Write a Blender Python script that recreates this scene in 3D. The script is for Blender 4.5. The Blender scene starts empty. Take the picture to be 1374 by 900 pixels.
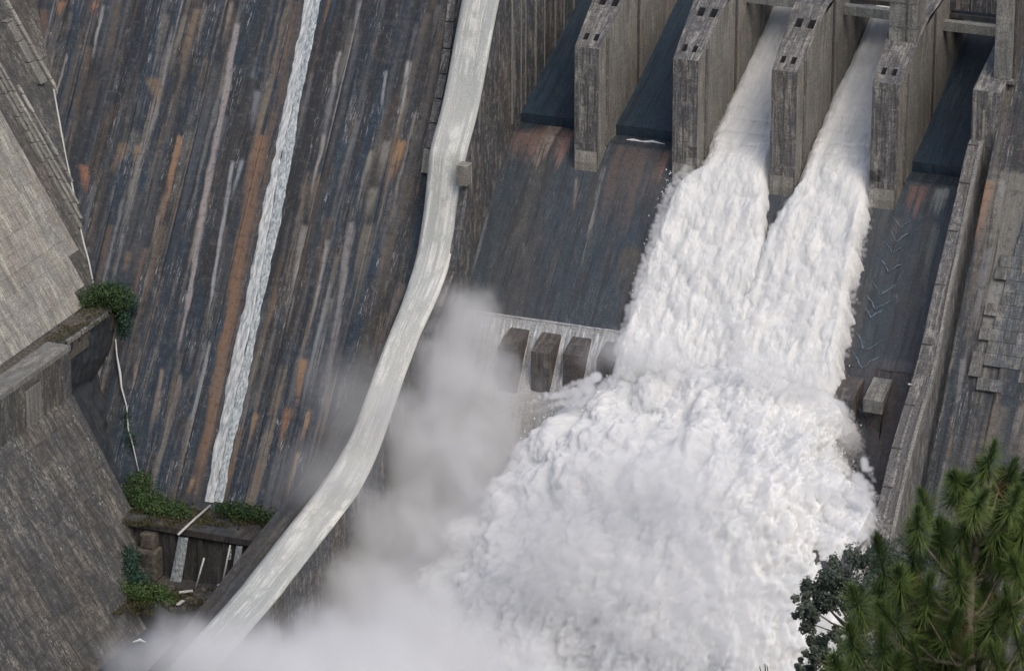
import bpy, math, random
import numpy as np
from mathutils import Vector
random.seed(7); RNG = np.random.default_rng(7)
C_ = bpy.context.scene; COL = C_.collection
R = math.radians

# ---------------------------------------------------------------- camera
PSI, PHI, FPX, DIST = R(22), R(21), 5600.0, 700.0
_h = np.array([-math.sin(PSI), math.cos(PSI), 0.0])
CD = _h*math.cos(PHI) + np.array([0, 0, -math.sin(PHI)])
CU = _h*math.sin(PHI) + np.array([0, 0, math.cos(PHI)])
CR = np.cross(CD, CU)
CAM = np.array([0, 0, 30.0]) - DIST*CD
cam = bpy.data.cameras.new('camera'); co = bpy.data.objects.new('camera', cam); COL.objects.link(co)
co.location = CAM; co.rotation_euler = (R(90)-PHI, 0, PSI)
cam.sensor_width = 36; cam.lens = 36*FPX/1374; cam.clip_start = 1; cam.clip_end = 6000
C_.camera = co
# ---------------------------------------------------------------- world, sun, exposure
SUN_AZ, SUN_EL = R(128), R(52)          # azimuth from +Y clockwise
w = bpy.data.worlds.new('World'); C_.world = w; w.use_nodes = True
nt = w.node_tree; bg = nt.nodes['Background']
sk = nt.nodes.new('ShaderNodeTexSky'); sk.sky_type = 'NISHITA'; sk.sun_disc = False
sk.sun_elevation = SUN_EL; sk.sun_rotation = SUN_AZ; sk.dust_density = 4; sk.air_density = 1.0; sk.ozone_density = 1
nt.links.new(sk.outputs[0], bg.inputs[0]); bg.inputs[1].default_value = 0.15
sl = bpy.data.lights.new('sun', 'SUN'); sl.energy = .95; sl.angle = R(35); sl.color = (1, .965, .91)
so = bpy.data.objects.new('sun', sl); COL.objects.link(so)
so.rotation_euler = (R(90)-SUN_EL, 0, R(180)-SUN_AZ+0)
_sd = Vector((math.sin(SUN_AZ)*math.cos(SUN_EL), math.cos(SUN_AZ)*math.cos(SUN_EL), math.sin(SUN_EL)))
so.rotation_euler = _sd.to_track_quat('Z', 'Y').to_euler()
C_.view_settings.view_transform = 'Standard'; C_.view_settings.look = 'None'
C_.view_settings.exposure = 0.08; C_.view_settings.gamma = 1
C_.cycles.use_denoising = True
C_.cycles.max_bounces = 7; C_.cycles.diffuse_bounces = 4; C_.cycles.volume_bounces = 5
C_.cycles.transparent_max_bounces = 12; C_.cycles.volume_step_rate = 1.0; C_.cycles.volume_max_steps = 256

# ---------------------------------------------------------------- geometry of the place, measured off the photograph
def ray(x, y): return CD + (x-687)/FPX*CR + (450-y)/FPX*CU
def on(x, y, n, c):
    n = np.array(n, float); v = ray(x, y); return CAM + (c-n@CAM)/(n@v)*v
def onX(x, y, c): return on(x, y, (1, 0, 0), c)
def onY(x, y, c): return on(x, y, (0, 1, 0), c)
def onZ(x, y, c): return on(x, y, (0, 0, 1), c)
def depth(x, y, t): return CAM + t*ray(x, y)
DM = .7; DC = 6-.7*89                        # dam face plane: Y - DM*Z = DC
def onD(x, y, off=0): return on(x, y, (0, 1, -DM), DC-off)
def dY(Z, off=0): return DC-off+DM*Z
KA = 1/1.66
_p = onD(125, 380); CA = _p[0]+_p[2]*KA      # abutment plane: X + KA*Z = CA
def srgb(r, g, b): return tuple(((v/255+.055)/1.055)**2.4 if v > 10 else v/255/12.92 for v in (r, g, b))

# ---------------------------------------------------------------- numpy noise
def _hash(i, j, k, s):
    n = (i*374761393 + j*668265263 + k*2147483647 + s*1274126177) & 0xffffffff
    n = ((n ^ (n >> 13))*1274126177) & 0xffffffff
    n = ((n ^ (n >> 16))*2246822519) & 0xffffffff
    return ((n ^ (n >> 15)) & 0xffffff)/float(0xffffff)
def vnoise(P, s=0):
    P = np.asarray(P, float); f = np.floor(P).astype(np.int64); t = P-f; t = t*t*t*(t*(t*6-15)+10)
    i, j, k = f[..., 0], f[..., 1], f[..., 2]; a, b, c = t[..., 0], t[..., 1], t[..., 2]
    r = 0
    for di in (0, 1):
        for dj in (0, 1):
            for dk in (0, 1):
                r = r + _hash(i+di, j+dj, k+dk, s)*(a if di else 1-a)*(b if dj else 1-b)*(c if dk else 1-c)
    return r*2-1
ROT = np.array([[.36, .48, -.8], [-.8, .6, 0], [.48, .64, .6]])
def fbm(P, oct=5, s=0, gain=.5):
    r = 0; a = 1; P = np.asarray(P, float)
    for o in range(oct): r = r + a*vnoise(P, s+o); P = (P@ROT.T)*2.03; a *= gain
    return r
def billow(P, oct=5, s=0, gain=.5):
    r = 0; a = 1; P = np.asarray(P, float)
    for o in range(oct): r = r + a*(np.abs(vnoise(P, s+o))*2-.55); P = (P@ROT.T)*2.07; a *= gain
    return r

# ---------------------------------------------------------------- object helpers
def link(o, parent=None):
    COL.objects.link(o)
    if parent is not None: o.parent = parent
    return o
def tag(o, label=None, cat=None, group=None, kind=None):
    if label: o['label'] = label
    if cat: o['category'] = cat
    if group: o['group'] = group
    if kind: o['kind'] = kind
    return o
def empty(name, loc, label, cat, group=None, kind=None):
    o = bpy.data.objects.new(name, None); o.location = tuple(loc); o.empty_display_size = .5; link(o)
    return tag(o, label, cat, group, kind)
def rel(parent, V):
    if parent is None: return V
    q = parent; off = np.zeros(3)
    while q is not None: off = off+np.array(q.location); q = q.parent
    return np.asarray(V, float)-off
def mesh(name, V, F, mat, parent=None, uv=None, smooth=False, attr=None):
    """world coordinates in, stored relative to the parent's origin"""
    V = rel(parent, np.asarray(V, float))
    me = bpy.data.meshes.new(name); me.from_pydata([tuple(v) for v in V], [], [tuple(f) for f in F]); me.update()
    if uv is not None:
        l = me.uv_layers.new(name='UVMap'); idx = np.zeros(len(me.loops), int); me.loops.foreach_get('vertex_index', idx)
        l.data.foreach_set('uv', np.asarray(uv, float)[idx].ravel())
    if attr is not None:
        ca = me.color_attributes.new('stain', 'FLOAT_COLOR', 'POINT'); ca.data.foreach_set('color', np.asarray(attr, float).ravel())
    if smooth: me.shade_smooth()
    me.materials.append(mat)
    return link(bpy.data.objects.new(name, me), parent)
def grid(name, P, mat, parent=None, uv=None, smooth=False, attr=None, closeu=False, flip=False):
    n, m = P.shape[:2]; V = rel(parent, P.reshape(-1, 3))
    I = np.arange(n*m).reshape(n, m)
    if closeu: I = np.concatenate([I, I[:, :1]], 1)
    a, b, c, d = I[:-1, :-1], I[1:, :-1], I[1:, 1:], I[:-1, 1:]
    Fq = np.stack([a, d, c, b] if flip else [a, b, c, d], -1).reshape(-1, 4)
    me = bpy.data.meshes.new(name); me.vertices.add(n*m); me.vertices.foreach_set('co', V.ravel())
    nf = len(Fq); me.loops.add(nf*4); me.loops.foreach_set('vertex_index', Fq.ravel().astype(np.int32))
    me.polygons.add(nf); me.polygons.foreach_set('loop_start', np.arange(0, nf*4, 4, dtype=np.int32)); me.polygons.foreach_set('loop_total', np.full(nf, 4, np.int32))
    me.update(calc_edges=True)
    if uv is not None:
        l = me.uv_layers.new(name='UVMap'); l.data.foreach_set('uv', np.asarray(uv, float).reshape(-1, 2)[Fq.ravel()].ravel())
    if attr is not None:
        ca = me.color_attributes.new('stain', 'FLOAT_COLOR', 'POINT'); ca.data.foreach_set('color', np.asarray(attr, float).ravel())
    if smooth: me.shade_smooth()
    me.materials.append(mat); me.validate()
    return link(bpy.data.objects.new(name, me), parent)
def boxuv(V, F):
    """split faces so each has its own verts, with metric uv: u horizontal, v = height / along slope"""
    V = np.asarray(V, float); NV = []; NF = []; UV = []
    for f in F:
        p = V[list(f)]; n = np.zeros(3)
        for i in range(len(p)): n += np.cross(p[i], p[(i+1) % len(p)])
        n /= (np.linalg.norm(n)+1e-9)
        if abs(n[2]) > .97: u = np.array([1, 0, 0.]); v = np.array([0, 1, 0.])
        else: u = np.cross([0, 0, 1.], n); u /= np.linalg.norm(u); v = np.cross(n, u)
        b = len(NV)
        for q in p: NV.append(q); UV.append((q@u, q@v))
        NF.append(tuple(range(b, b+len(f))))
    return NV, NF, UV
def solid(name, V, F, mat, parent=None, bevel=0):
    NV, NF, UV = boxuv(V, F)
    o = mesh(name, NV, NF, mat, parent, uv=UV)
    if bevel:
        m = o.modifiers.new('weld', 'WELD'); m.merge_threshold = 1e-4
        m = o.modifiers.new('bevel', 'BEVEL'); m.width = bevel; m.segments = 2; m.limit_method = 'ANGLE'
    return o
BF = [(0, 3, 2, 1), (4, 5, 6, 7), (0, 1, 5, 4), (1, 2, 6, 5), (2, 3, 7, 6), (3, 0, 4, 7)]
def box(name, a, b, mat, parent=None, bevel=.05):
    x0, y0, z0 = a; x1, y1, z1 = b
    return solid(name, [(x0, y0, z0), (x1, y0, z0), (x1, y1, z0), (x0, y1, z0), (x0, y0, z1), (x1, y0, z1), (x1, y1, z1), (x0, y1, z1)], BF, mat, parent, bevel)
def prismX(name, prof, xa, xb, mat, parent=None, bevel=.08):
    """profile of (Y,Z) extruded between xa and xb (numbers or lists)"""
    n = len(prof); xa = [xa]*n if np.isscalar(xa) else xa; xb = [xb]*n if np.isscalar(xb) else xb
    V = [(xa[i], y, z) for i, (y, z) in enumerate(prof)]+[(xb[i], y, z) for i, (y, z) in enumerate(prof)]
    ar = sum(prof[i][0]*prof[(i+1) % n][1]-prof[(i+1) % n][0]*prof[i][1] for i in range(n))
    F = [tuple(range(n))[::-1], tuple(range(n, 2*n))]+[(i, (i+1) % n, n+(i+1) % n, n+i) for i in range(n)]
    if ar < 0: F = [f[::-1] for f in F]
    return solid(name, V, F, mat, parent, bevel)
def tube(name, pts, rad, mat, parent=None, n=7):
    pts = [np.array(p, float) for p in pts]; V = []; rad = [rad]*len(pts) if np.isscalar(rad) else rad
    for i, p in enumerate(pts):
        t = pts[min(i+1, len(pts)-1)]-pts[max(i-1, 0)]; t /= np.linalg.norm(t)+1e-9
        a = np.cross(t, [0, 0, 1.] if abs(t[2]) < .9 else [1., 0, 0]); a /= np.linalg.norm(a); b = np.cross(t, a)
        for k in range(n): V.append(p+rad[i]*(math.cos(2*math.pi*k/n)*a+math.sin(2*math.pi*k/n)*b))
    F = [(i*n+k, i*n+(k+1) % n, (i+1)*n+(k+1) % n, (i+1)*n+k) for i in range(len(pts)-1) for k in range(n)]
    F += [tuple(range(n))[::-1], tuple(range((len(pts)-1)*n, len(pts)*n))]
    return mesh(name, V, F, mat, parent, smooth=True)

# ---------------------------------------------------------------- materials
class NB:
    def __init__(s, name):
        s.m = bpy.data.materials.new(name); s.m.use_nodes = True; s.t = s.m.node_tree; s.p = s.t.nodes['Principled BSDF']
    def n(s, typ, **kw):
        q = s.t.nodes.new(typ)
        for k, v in kw.items(): setattr(q, k, v)
        return q
    def l(s, a, b): s.t.links.new(a, b)
    def put(s, sock, v):
        if isinstance(v, bpy.types.NodeSocket): s.l(v, sock)
        else: sock.default_value = v
    def noise(s, vec, scale=(1, 1, 1), sc=1, det=4, rough=.55, off=(0, 0, 0), dist=0):
        mp = s.n('ShaderNodeMapping'); s.l(vec, mp.inputs[0]); mp.inputs['Scale'].default_value = scale; mp.inputs['Location'].default_value = off
        q = s.n('ShaderNodeTexNoise'); s.l(mp.outputs[0], q.inputs['Vector']); q.inputs['Scale'].default_value = sc
        q.inputs['Detail'].default_value = det; q.inputs['Roughness'].default_value = rough; q.inputs['Distortion'].default_value = dist
        return q.outputs[0]
    def mr(s, v, a, b, c=0, d=1, smooth=True):
        q = s.n('ShaderNodeMapRange'); q.clamp = True; q.interpolation_type = 'SMOOTHSTEP' if smooth else 'LINEAR'
        s.put(q.inputs[0], v); q.inputs[1].default_value = a; q.inputs[2].default_value = b; q.inputs[3].default_value = c; q.inputs[4].default_value = d
        return q.outputs[0]
    def math(s, op, a, b=0.0, c=0.0):
        q = s.n('ShaderNodeMath', operation=op); s.put(q.inputs[0], a); s.put(q.inputs[1], b)
        if op == 'MULTIPLY_ADD': s.put(q.inputs[2], c)
        return q.outputs[0]
    def mix(s, f, a, b, mode='MIX'):
        q = s.n('ShaderNodeMix', data_type='RGBA', blend_type=mode); s.put(q.inputs['Factor'], f)
        for k, v in ((6, a), (7, b)):
            if isinstance(v, bpy.types.NodeSocket): s.l(v, q.inputs[k])
            else: q.inputs[k].default_value = (*v, 1)
        return q.outputs[2]
    def bump(s, h, strength, dist):
        q = s.n('ShaderNodeBump'); q.inputs['Strength'].default_value = strength; q.inputs['Distance'].default_value = dist
        s.l(h, q.inputs['Height']); s.l(q.outputs[0], s.p.inputs['Normal'])

def concrete(name, dark, blue, light, rust, white,  light_amt=.5, rust_amt=.3, white_amt=.2, stain=False, lifts=3.0, streak=1.0, rough=.85, joints=.5, per_object=0., swap=False, seed=0, world=None, slope=1.22, dk_amt=.6, vs=1.0, mott=.5, gr=.39):
    b = NB(name); uv = b.n('ShaderNodeTexCoord').outputs['UV']
    if world:
        ps = b.n('ShaderNodeSeparateXYZ'); b.l(b.n('ShaderNodeNewGeometry').outputs['Position'], ps.inputs[0])
        cx = b.n('ShaderNodeCombineXYZ'); b.l(ps.outputs[world], cx.inputs[0]); b.l(b.math('MULTIPLY', ps.outputs['Z'], slope), cx.inputs[1]); uv = cx.outputs[0]
    so_ = seed*13.7
    big = b.noise(uv, (.11, .022, 1), 1, 3, .5, (so_, 3, 0))
    mid = b.noise(uv, (.55*streak, .045*vs, 1), 1, 6, .66, (so_+5, 0, 0), .4)
    fine = b.noise(uv, (2.4*streak, .13*vs, 1), 1, 7, .7, (so_+9, 2, 0), .5)
    vf = b.noise(uv, (6*streak, .5*vs, 1), 1, 5, .7, (so_+1, 7, 0), .3)
    gran = b.noise(uv, (1, 1, 1), 3.5, 6, .7)
    blot = b.noise(uv, (.35, .25, 1), 1, 5, .62, (so_+4, 4, 0))
    col = b.mix(b.mr(big, .38, .55), dark, blue)
    f = b.math('MULTIPLY', b.mr(mid, .5, .62), b.mr(blot, .36, .58)); f = b.math('MULTIPLY', f, light_amt*1.3)
    col = b.mix(f, col, light)
    f = b.math('MULTIPLY', b.mr(fine, .52, .61), b.mr(blot, .34, .58)); f = b.math('MULTIPLY', f, light_amt)
    col = b.mix(f, col, light)
    blot2 = b.noise(uv, (.2, .06, 1), 1, 4, .6, (so_+14, 9, 0))
    f = b.math('MULTIPLY', b.mr(fine, .47, .58), b.mr(blot2, .5, .6)); f = b.math('MULTIPLY', f, rust_amt)
    col = b.mix(f, col, rust)
    blot3 = b.noise(uv, (.3, .09, 1), 1, 4, .6, (so_+24, 1, 0))
    f = b.math('MULTIPLY', b.mr(vf, .55, .63), b.mr(blot3, .48, .6)); f = b.math('MULTIPLY', f, white_amt)
    col = b.mix(f, col, white)
    dk = b.noise(uv, (1.3*streak, .07*vs, 1), 1, 6, .7, (so_+33, 1, 0), .4)
    col = b.mix(b.math('MULTIPLY', b.mr(dk, .5, .6), dk_amt), col, tuple(v*.45 for v in dark))
    if lifts:
        sp = b.n('ShaderNodeSeparateXYZ'); b.l(uv, sp.inputs[0])
        j = b.math('ADD', sp.outputs[1], b.math('MULTIPLY', b.noise(uv, (1, 1, 1), .8, 3), .25))
        fr = b.math('FRACT', b.math('DIVIDE', j, lifts))
        ln = b.mr(b.math('ABSOLUTE', b.math('SUBTRACT', fr, .5)), .0, .035, 1, 0)
        ln = b.math('MULTIPLY', ln, b.mr(blot, .4, .6, .15, joints))
        col = b.mix(ln, col, tuple(v*.5 for v in dark))
        fr2 = b.math('FRACT', b.math('DIVIDE', b.math('ADD', sp.outputs[0], b.math('MULTIPLY', b.noise(uv, (1, .3, 1), 1, 3, .5, (40, 0, 0)), .3)), lifts*2.2))
        ln2 = b.math('MULTIPLY', b.mr(b.math('ABSOLUTE', b.math('SUBTRACT', fr2, .5)), 0, .018, 1, 0), joints*.6)
        col = b.mix(ln2, col, tuple(v*.5 for v in dark))
    if stain:
        at = b.n('ShaderNodeAttribute'); at.attribute_name = 'stain'
        a = b.math('ADD', at.outputs['Alpha'], b.math('MULTIPLY', b.math('SUBTRACT', b.noise(uv, (2.8, .16, 1), 1, 7, .75, (3, 3, 0), .4), .5), 2.6))
        a = b.mr(a, .0, .95); a = b.math('MULTIPLY', a, b.mr(at.outputs['Alpha'], 0, .3))
        sc_ = b.mix(b.mr(gran, .35, .7, 0, .45), at.outputs['Color'], tuple(v for v in dark))
        col = b.mix(a, col, sc_)
    mo = b.noise(uv, (1, 1, 1), .9, 7, .72, (so_+50, 5, 0), .3)
    col = b.mix(b.math('MULTIPLY', b.mr(mo, .5, .64), mott), col, tuple(v*.55 for v in dark))
    col = b.mix(b.math('MULTIPLY', b.mr(mo, .46, .36), mott*.6), col, light)
    col = b.mix(1.0, col, b.mix(b.mr(gran, .3, .7), (1-gr,)*3, (1+gr,)*3), 'MULTIPLY')
    if per_object:
        oi = b.n('ShaderNodeObjectInfo'); v = b.mr(oi.outputs['Random'], 0, 1, 1-per_object, 1+per_object, False)
        cc = b.n('ShaderNodeCombineColor'); [b.l(v, cc.inputs[i]) for i in range(3)]
        col = b.mix(1.0, col, cc.outputs[0], 'MULTIPLY')
    b.l(col, b.p.inputs['Base Color'])
    b.put(b.p.inputs['Roughness'], b.mr(fine, .3, .7, rough-.25, rough+.1))
    h = b.math('ADD', b.math('MULTIPLY', gran, .5), b.math('MULTIPLY', fine, .6))
    b.bump(h, .7, .12)
    return b.m

DK, BL, LT = (.050, .041, .036), (.030, .043, .058), (.17, .14, .105)
RU, WH = (.19, .12, .065), (.33, .33, .33)
M_face = concrete('stained_dam_concrete', (.031, .033, .036), (.020, .038, .060), (.19, .178, .155), (.20, .135, .075), (.46, .47, .47), .36, .3, .85, mott=.4, stain=True, lifts=3, seed=1)
M_right = concrete('stained_right_concrete', (.055, .052, .05), (.035, .052, .068), (.21, .195, .165), RU, (.42, .42, .41), .7, .4, .9, stain=True, lifts=2.2, joints=.9, seed=2)
M_chute = concrete('wet_chute_concrete', (.050, .052, .055), (.034, .048, .062), (.09, .088, .082), (.13, .085, .06), (.3, .32, .33), .3, .1, .25, stain=True, lifts=3, streak=.8, joints=.35, rough=.6, seed=3)
M_upper = concrete('shaded_wet_concrete', (.028, .044, .062), (.020, .042, .068), (.05, .07, .088), (.03, .04, .05), (.1, .14, .16), .3, .1, .12, lifts=0, rough=.5, seed=4)  # wet concrete, with the shade of the upper bays put into its dark blue
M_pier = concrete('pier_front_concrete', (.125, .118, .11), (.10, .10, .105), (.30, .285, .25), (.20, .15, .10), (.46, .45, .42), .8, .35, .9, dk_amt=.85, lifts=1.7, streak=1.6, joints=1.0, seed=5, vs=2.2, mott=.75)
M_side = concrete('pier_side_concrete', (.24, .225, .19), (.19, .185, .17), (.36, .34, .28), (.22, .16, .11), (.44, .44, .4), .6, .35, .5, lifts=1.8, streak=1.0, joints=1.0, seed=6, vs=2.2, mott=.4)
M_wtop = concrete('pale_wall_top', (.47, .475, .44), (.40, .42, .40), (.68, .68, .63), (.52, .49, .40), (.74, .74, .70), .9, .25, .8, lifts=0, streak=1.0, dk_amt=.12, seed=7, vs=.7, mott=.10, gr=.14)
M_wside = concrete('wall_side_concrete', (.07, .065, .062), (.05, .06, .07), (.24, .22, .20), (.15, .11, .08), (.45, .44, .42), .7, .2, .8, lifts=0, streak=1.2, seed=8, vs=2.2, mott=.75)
M_abut = concrete('pale_abutment_concrete', (.29, .275, .24), (.22, .22, .205), (.44, .43, .36), (.28, .2, .16), (.55, .55, .51), .9, .5, .9, lifts=1.36, joints=1.0, streak=1.2, per_object=.10, seed=9, world='Y', slope=1.16, vs=2.2, mott=.5)
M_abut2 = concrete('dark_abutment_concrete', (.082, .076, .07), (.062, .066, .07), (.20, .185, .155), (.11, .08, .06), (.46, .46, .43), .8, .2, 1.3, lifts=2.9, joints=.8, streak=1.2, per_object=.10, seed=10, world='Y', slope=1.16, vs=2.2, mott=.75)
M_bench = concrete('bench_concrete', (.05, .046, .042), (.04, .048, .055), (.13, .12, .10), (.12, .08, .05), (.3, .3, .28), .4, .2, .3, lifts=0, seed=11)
M_recess = concrete('shaded_recess_concrete', (.026, .028, .03), (.020, .028, .038), (.06, .06, .05), (.06, .045, .03), (.2, .2, .18), .3, .1, .2, lifts=0, seed=21)  # shadow of the recess painted in as a darker, bluer concrete
M_beam = concrete('beam_concrete', (.22, .22, .20), (.19, .2, .19), (.3, .3, .26), (.24, .22, .15), (.36, .36, .33), .5, .15, .3, lifts=0, seed=12)

def plain(name, col, rough=.7, var=.25, sc=4):
    b = NB(name); oc = b.n('ShaderNodeTexCoord').outputs['Object']
    n_ = b.noise(oc, (1, 1, 1), sc, 5, .6)
    b.l(b.mix(b.mr(n_, .3, .7), tuple(v*(1-var) for v in col), tuple(min(1, v*(1+var)) for v in col)), b.p.inputs['Base Color'])
    b.p.inputs['Roughness'].default_value = rough; b.bump(n_, .4, .03)
    return b.m
def foam(name, a, c, sc=.5, rough=.75, bmp=.9, bd=.35, stretch=(1, 1, 1), sss=.0):
    b = NB(name); oc = b.n('ShaderNodeTexCoord').outputs['Object']
    n1 = b.noise(oc, stretch, sc, 7, .68, dist=.4); n2 = b.noise(oc, stretch, sc*4, 5, .7)
    b.l(b.mix(b.mr(n1, .3, .68), a, c), b.p.inputs['Base Color']); b.p.inputs['Roughness'].default_value = rough
    b.p.inputs['Specular IOR Level'].default_value = .15
    if sss: b.p.inputs['Subsurface Weight'].default_value = sss; b.p.inputs['Subsurface Radius'].default_value = (1, 1, 1); b.p.inputs['Subsurface Scale'].default_value = 1.8
    b.bump(b.math('ADD', n1, b.math('MULTIPLY', n2, .45)), bmp, bd)
    return b.m
M_fall = foam('falling_whitewater', (.60, .615, .61), (.74, .74, .72), .35, stretch=(1.2, .35, .35), bmp=.3, bd=.4, sss=.95)
M_blast = foam('exploding_whitewater', (.58, .595, .595), (.72, .72, .705), .16, bmp=.25, bd=.5, sss=1.0)
M_trickle = foam('rippled_trickle', (.14, .18, .20), (.58, .62, .63), 2.6, .5, .7, .12, (1.2, .5, .5))
M_dark = foam('dark_corner_water', (.02, .035, .05), (.05, .07, .085), .3, .3, .3)
M_kerb = foam('whitewashed_channel', (.20, .24, .26), (.66, .67, .66), 1.9, .6, .6, .1, (1.4, .25, .25))
M_pool = foam('foamy_pool', (.5, .52, .52), (.75, .76, .76), .12, .6)
M_drop = plain('spray_white', (.74, .75, .75), .6, .05)
M_dirty = plain('weathered_pipe_white', (.5, .5, .47), .6, .2, 8)
M_hole = plain('recess_dark', (.03, .03, .035), .9)
M_rock = plain('bench_debris', (.09, .08, .065), .95, .5, 1.5)
M_soil = plain('damp_soil', (.055, .05, .035), .95, .5, .8)
def leafmat(name, a, c, tip=None):
    b = NB(name); oi = b.n('ShaderNodeObjectInfo'); oc = b.n('ShaderNodeTexCoord').outputs['Object']
    n_ = b.noise(oc, (1, 1, 1), 2.2, 4, .7)
    ge = b.n('ShaderNodeNewGeometry'); rr = ge.outputs['Random Per Island']
    f = b.math('ADD', b.math('MULTIPLY', n_, .7), b.math('MULTIPLY', rr, .45)); f = b.math('ADD', f, b.math('MULTIPLY', oi.outputs['Random'], .25))
    col = b.mix(b.mr(f, .35, .95), a, c)
    if tip:
        at = b.n('ShaderNodeAttribute'); at.attribute_name = 'stain'
        col = b.mix(b.math('MULTIPLY', at.outputs['Alpha'], b.mr(oi.outputs['Random'], 0, 1, .15, 1)), col, tip)
    b.l(col, b.p.inputs['Base Color']); b.p.inputs['Roughness'].default_value = .6
    b.p.inputs['Specular IOR Level'].default_value = .3
    tr = b.n('ShaderNodeBsdfTranslucent'); b.l(col, tr.inputs[0]); ms = b.n('ShaderNodeMixShader'); ms.inputs[0].default_value = .3
    out = b.t.nodes['Material Output']; b.l(b.p.outputs[0], ms.inputs[1]); b.l(tr.outputs[0], ms.inputs[2]); b.l(ms.outputs[0], out.inputs[0])
    return b.m
M_shrub = leafmat('shrub_leaves', (.022, .055, .028), (.11, .18, .055))
M_shrub_b = leafmat('bluish_shrub_leaves', (.018, .05, .042), (.07, .14, .09))
M_needle = leafmat('pine_needles', (.024, .052, .014), (.085, .14, .035), tip=(.25, .32, .085))
M_brown = leafmat('dry_pine_needles', (.09, .06, .025), (.19, .12, .05), tip=(.22, .15, .07))
M_broad = leafmat('broadleaf_leaves', (.038, .052, .042), (.12, .145, .11))
M_bark = plain('grey_bark', (.16, .13, .10), .9, .5, 12)
M_candle = plain('young_shoot', (.035, .06, .015), .8, .4, 20)

# ---------------------------------------------------------------- stains
def stain_grid(X, S, items, auto=1.0, seed=0, wet=False):
    """items: (x_centre, x_shift, s0, s1, width, rgb, alpha) in surface metres; returns RGBA of the stains"""
    out = np.zeros(X.shape+(4,)); wob = fbm(np.stack([S*.12, X*0, X*0], -1), 3, 50)*.25
    thr = fbm(np.stack([X*2.4, S*.05, X*0], -1), 3, 51); thr2 = fbm(np.stack([X*.9, S*.35, X*0], -1), 3, 52)
    rs = np.random.default_rng(100+seed); x0, x1, s0_, s1_ = X.min(), X.max(), S.min(), S.max(); its = []
    pal = [((.20, .165, .12), 3), ((.14, .125, .108), 4), ((.12, .128, .14), 4), ((.26, .245, .22), 2.4), ((.20, .125, .065), 1.3), ((.11, .078, .048), 2.5), ((.014, .018, .025), 9), ((.024, .026, .03), 6), ((.022, .040, .062), 9), ((.30, .31, .31), 1.3), ((.15, .17, .19), 2)]
    if wet: pal = [((.05, .07, .085), 4), ((.035, .05, .068), 5), ((.07, .062, .055), 2), ((.022, .03, .042), 4), ((.10, .11, .115), .6)]
    pr = np.array([p[1] for p in pal], float); pr /= pr.sum()
    xx_, ss_ = X[:, 0], S[0, :]
    for k in range(int((x1-x0)*(s1_-s0_)*.095*auto)):
        L = rs.uniform(7, 30)*(1 if rs.random() < .7 else 1.8); sa = rs.uniform(s0_-6, s1_); sa = round(sa/3.0)*3.0 if rs.random() < .65 else sa
        wd = rs.uniform(.25, 1.0) if rs.random() < .72 else rs.uniform(1.0, 2.4)
        if rs.random() < .05:
            its.append((rs.uniform(x0, x1), 0, round(sa/9)*9., round(sa/9)*9.+rs.uniform(15, 40), rs.uniform(2, 5), [(.016, .022, .032), (.024, .024, .026), (.022, .036, .05), (.07, .058, .048)][rs.integers(4)], rs.uniform(.55, .9))); continue
        its.append((rs.uniform(x0, x1), 0, sa, sa+L, wd, pal[rs.choice(len(pal), p=pr)][0], rs.uniform(.3, .9)))
    for q_, (xc, xs, s0, s1, wd, rgb, al) in enumerate(its+list(items)):
        named = q_ >= len(its)
        i0, i1 = np.searchsorted(xx_, [xc-wd-1+min(0, xs), xc+wd+1+max(0, xs)]); j0, j1 = np.searchsorted(ss_, [min(s0, s1), max(s0, s1)])
        if i1 <= i0 or j1 <= j0: continue
        w_ = (slice(i0, i1), slice(j0, j1)); Xw, Sw = X[w_], S[w_]; L = s1-s0; t = np.clip((Sw-s0)/L, 0, 1)
        dx = np.abs(Xw+wob[w_]*min(1, wd)-(xc+xs*t)+.15*thr2[w_])/(wd*.5*(1-.3*t)+.05)
        a = np.clip(1.5-1.15*dx, 0, 1)*np.clip(t*L/.5, 0, 1)*np.clip((1-t)*L/(min(9, L*.65))+.25*thr[w_], 0, 1)
        a = al*a*(np.clip(1.05+.5*thr[w_]+.2*thr2[w_], .35, 1) if named else np.clip(.72+.75*thr[w_]+.25*thr2[w_], .12, 1))
        ao = out[w_][..., 3]; an = a+ao*(1-a); nz = np.maximum(an, 1e-6)[..., None]
        out[w_][..., :3] = (np.array(rgb)*a[..., None]+out[w_][..., :3]*(ao*(1-a))[..., None])/nz; out[w_][..., 3] = an
    return out
def pstain(x0, y0, x1, y1, wpx, rgb, al, fn=onD):
    p, q = fn(x0, y0), fn(x1, y1)
    c = np.array(srgb(*rgb)); c = (c*.72+c.mean()*.28)*.95
    return (p[0], q[0]-p[0], -p[2], -q[2], wpx/7.4, tuple(c), al)
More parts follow.
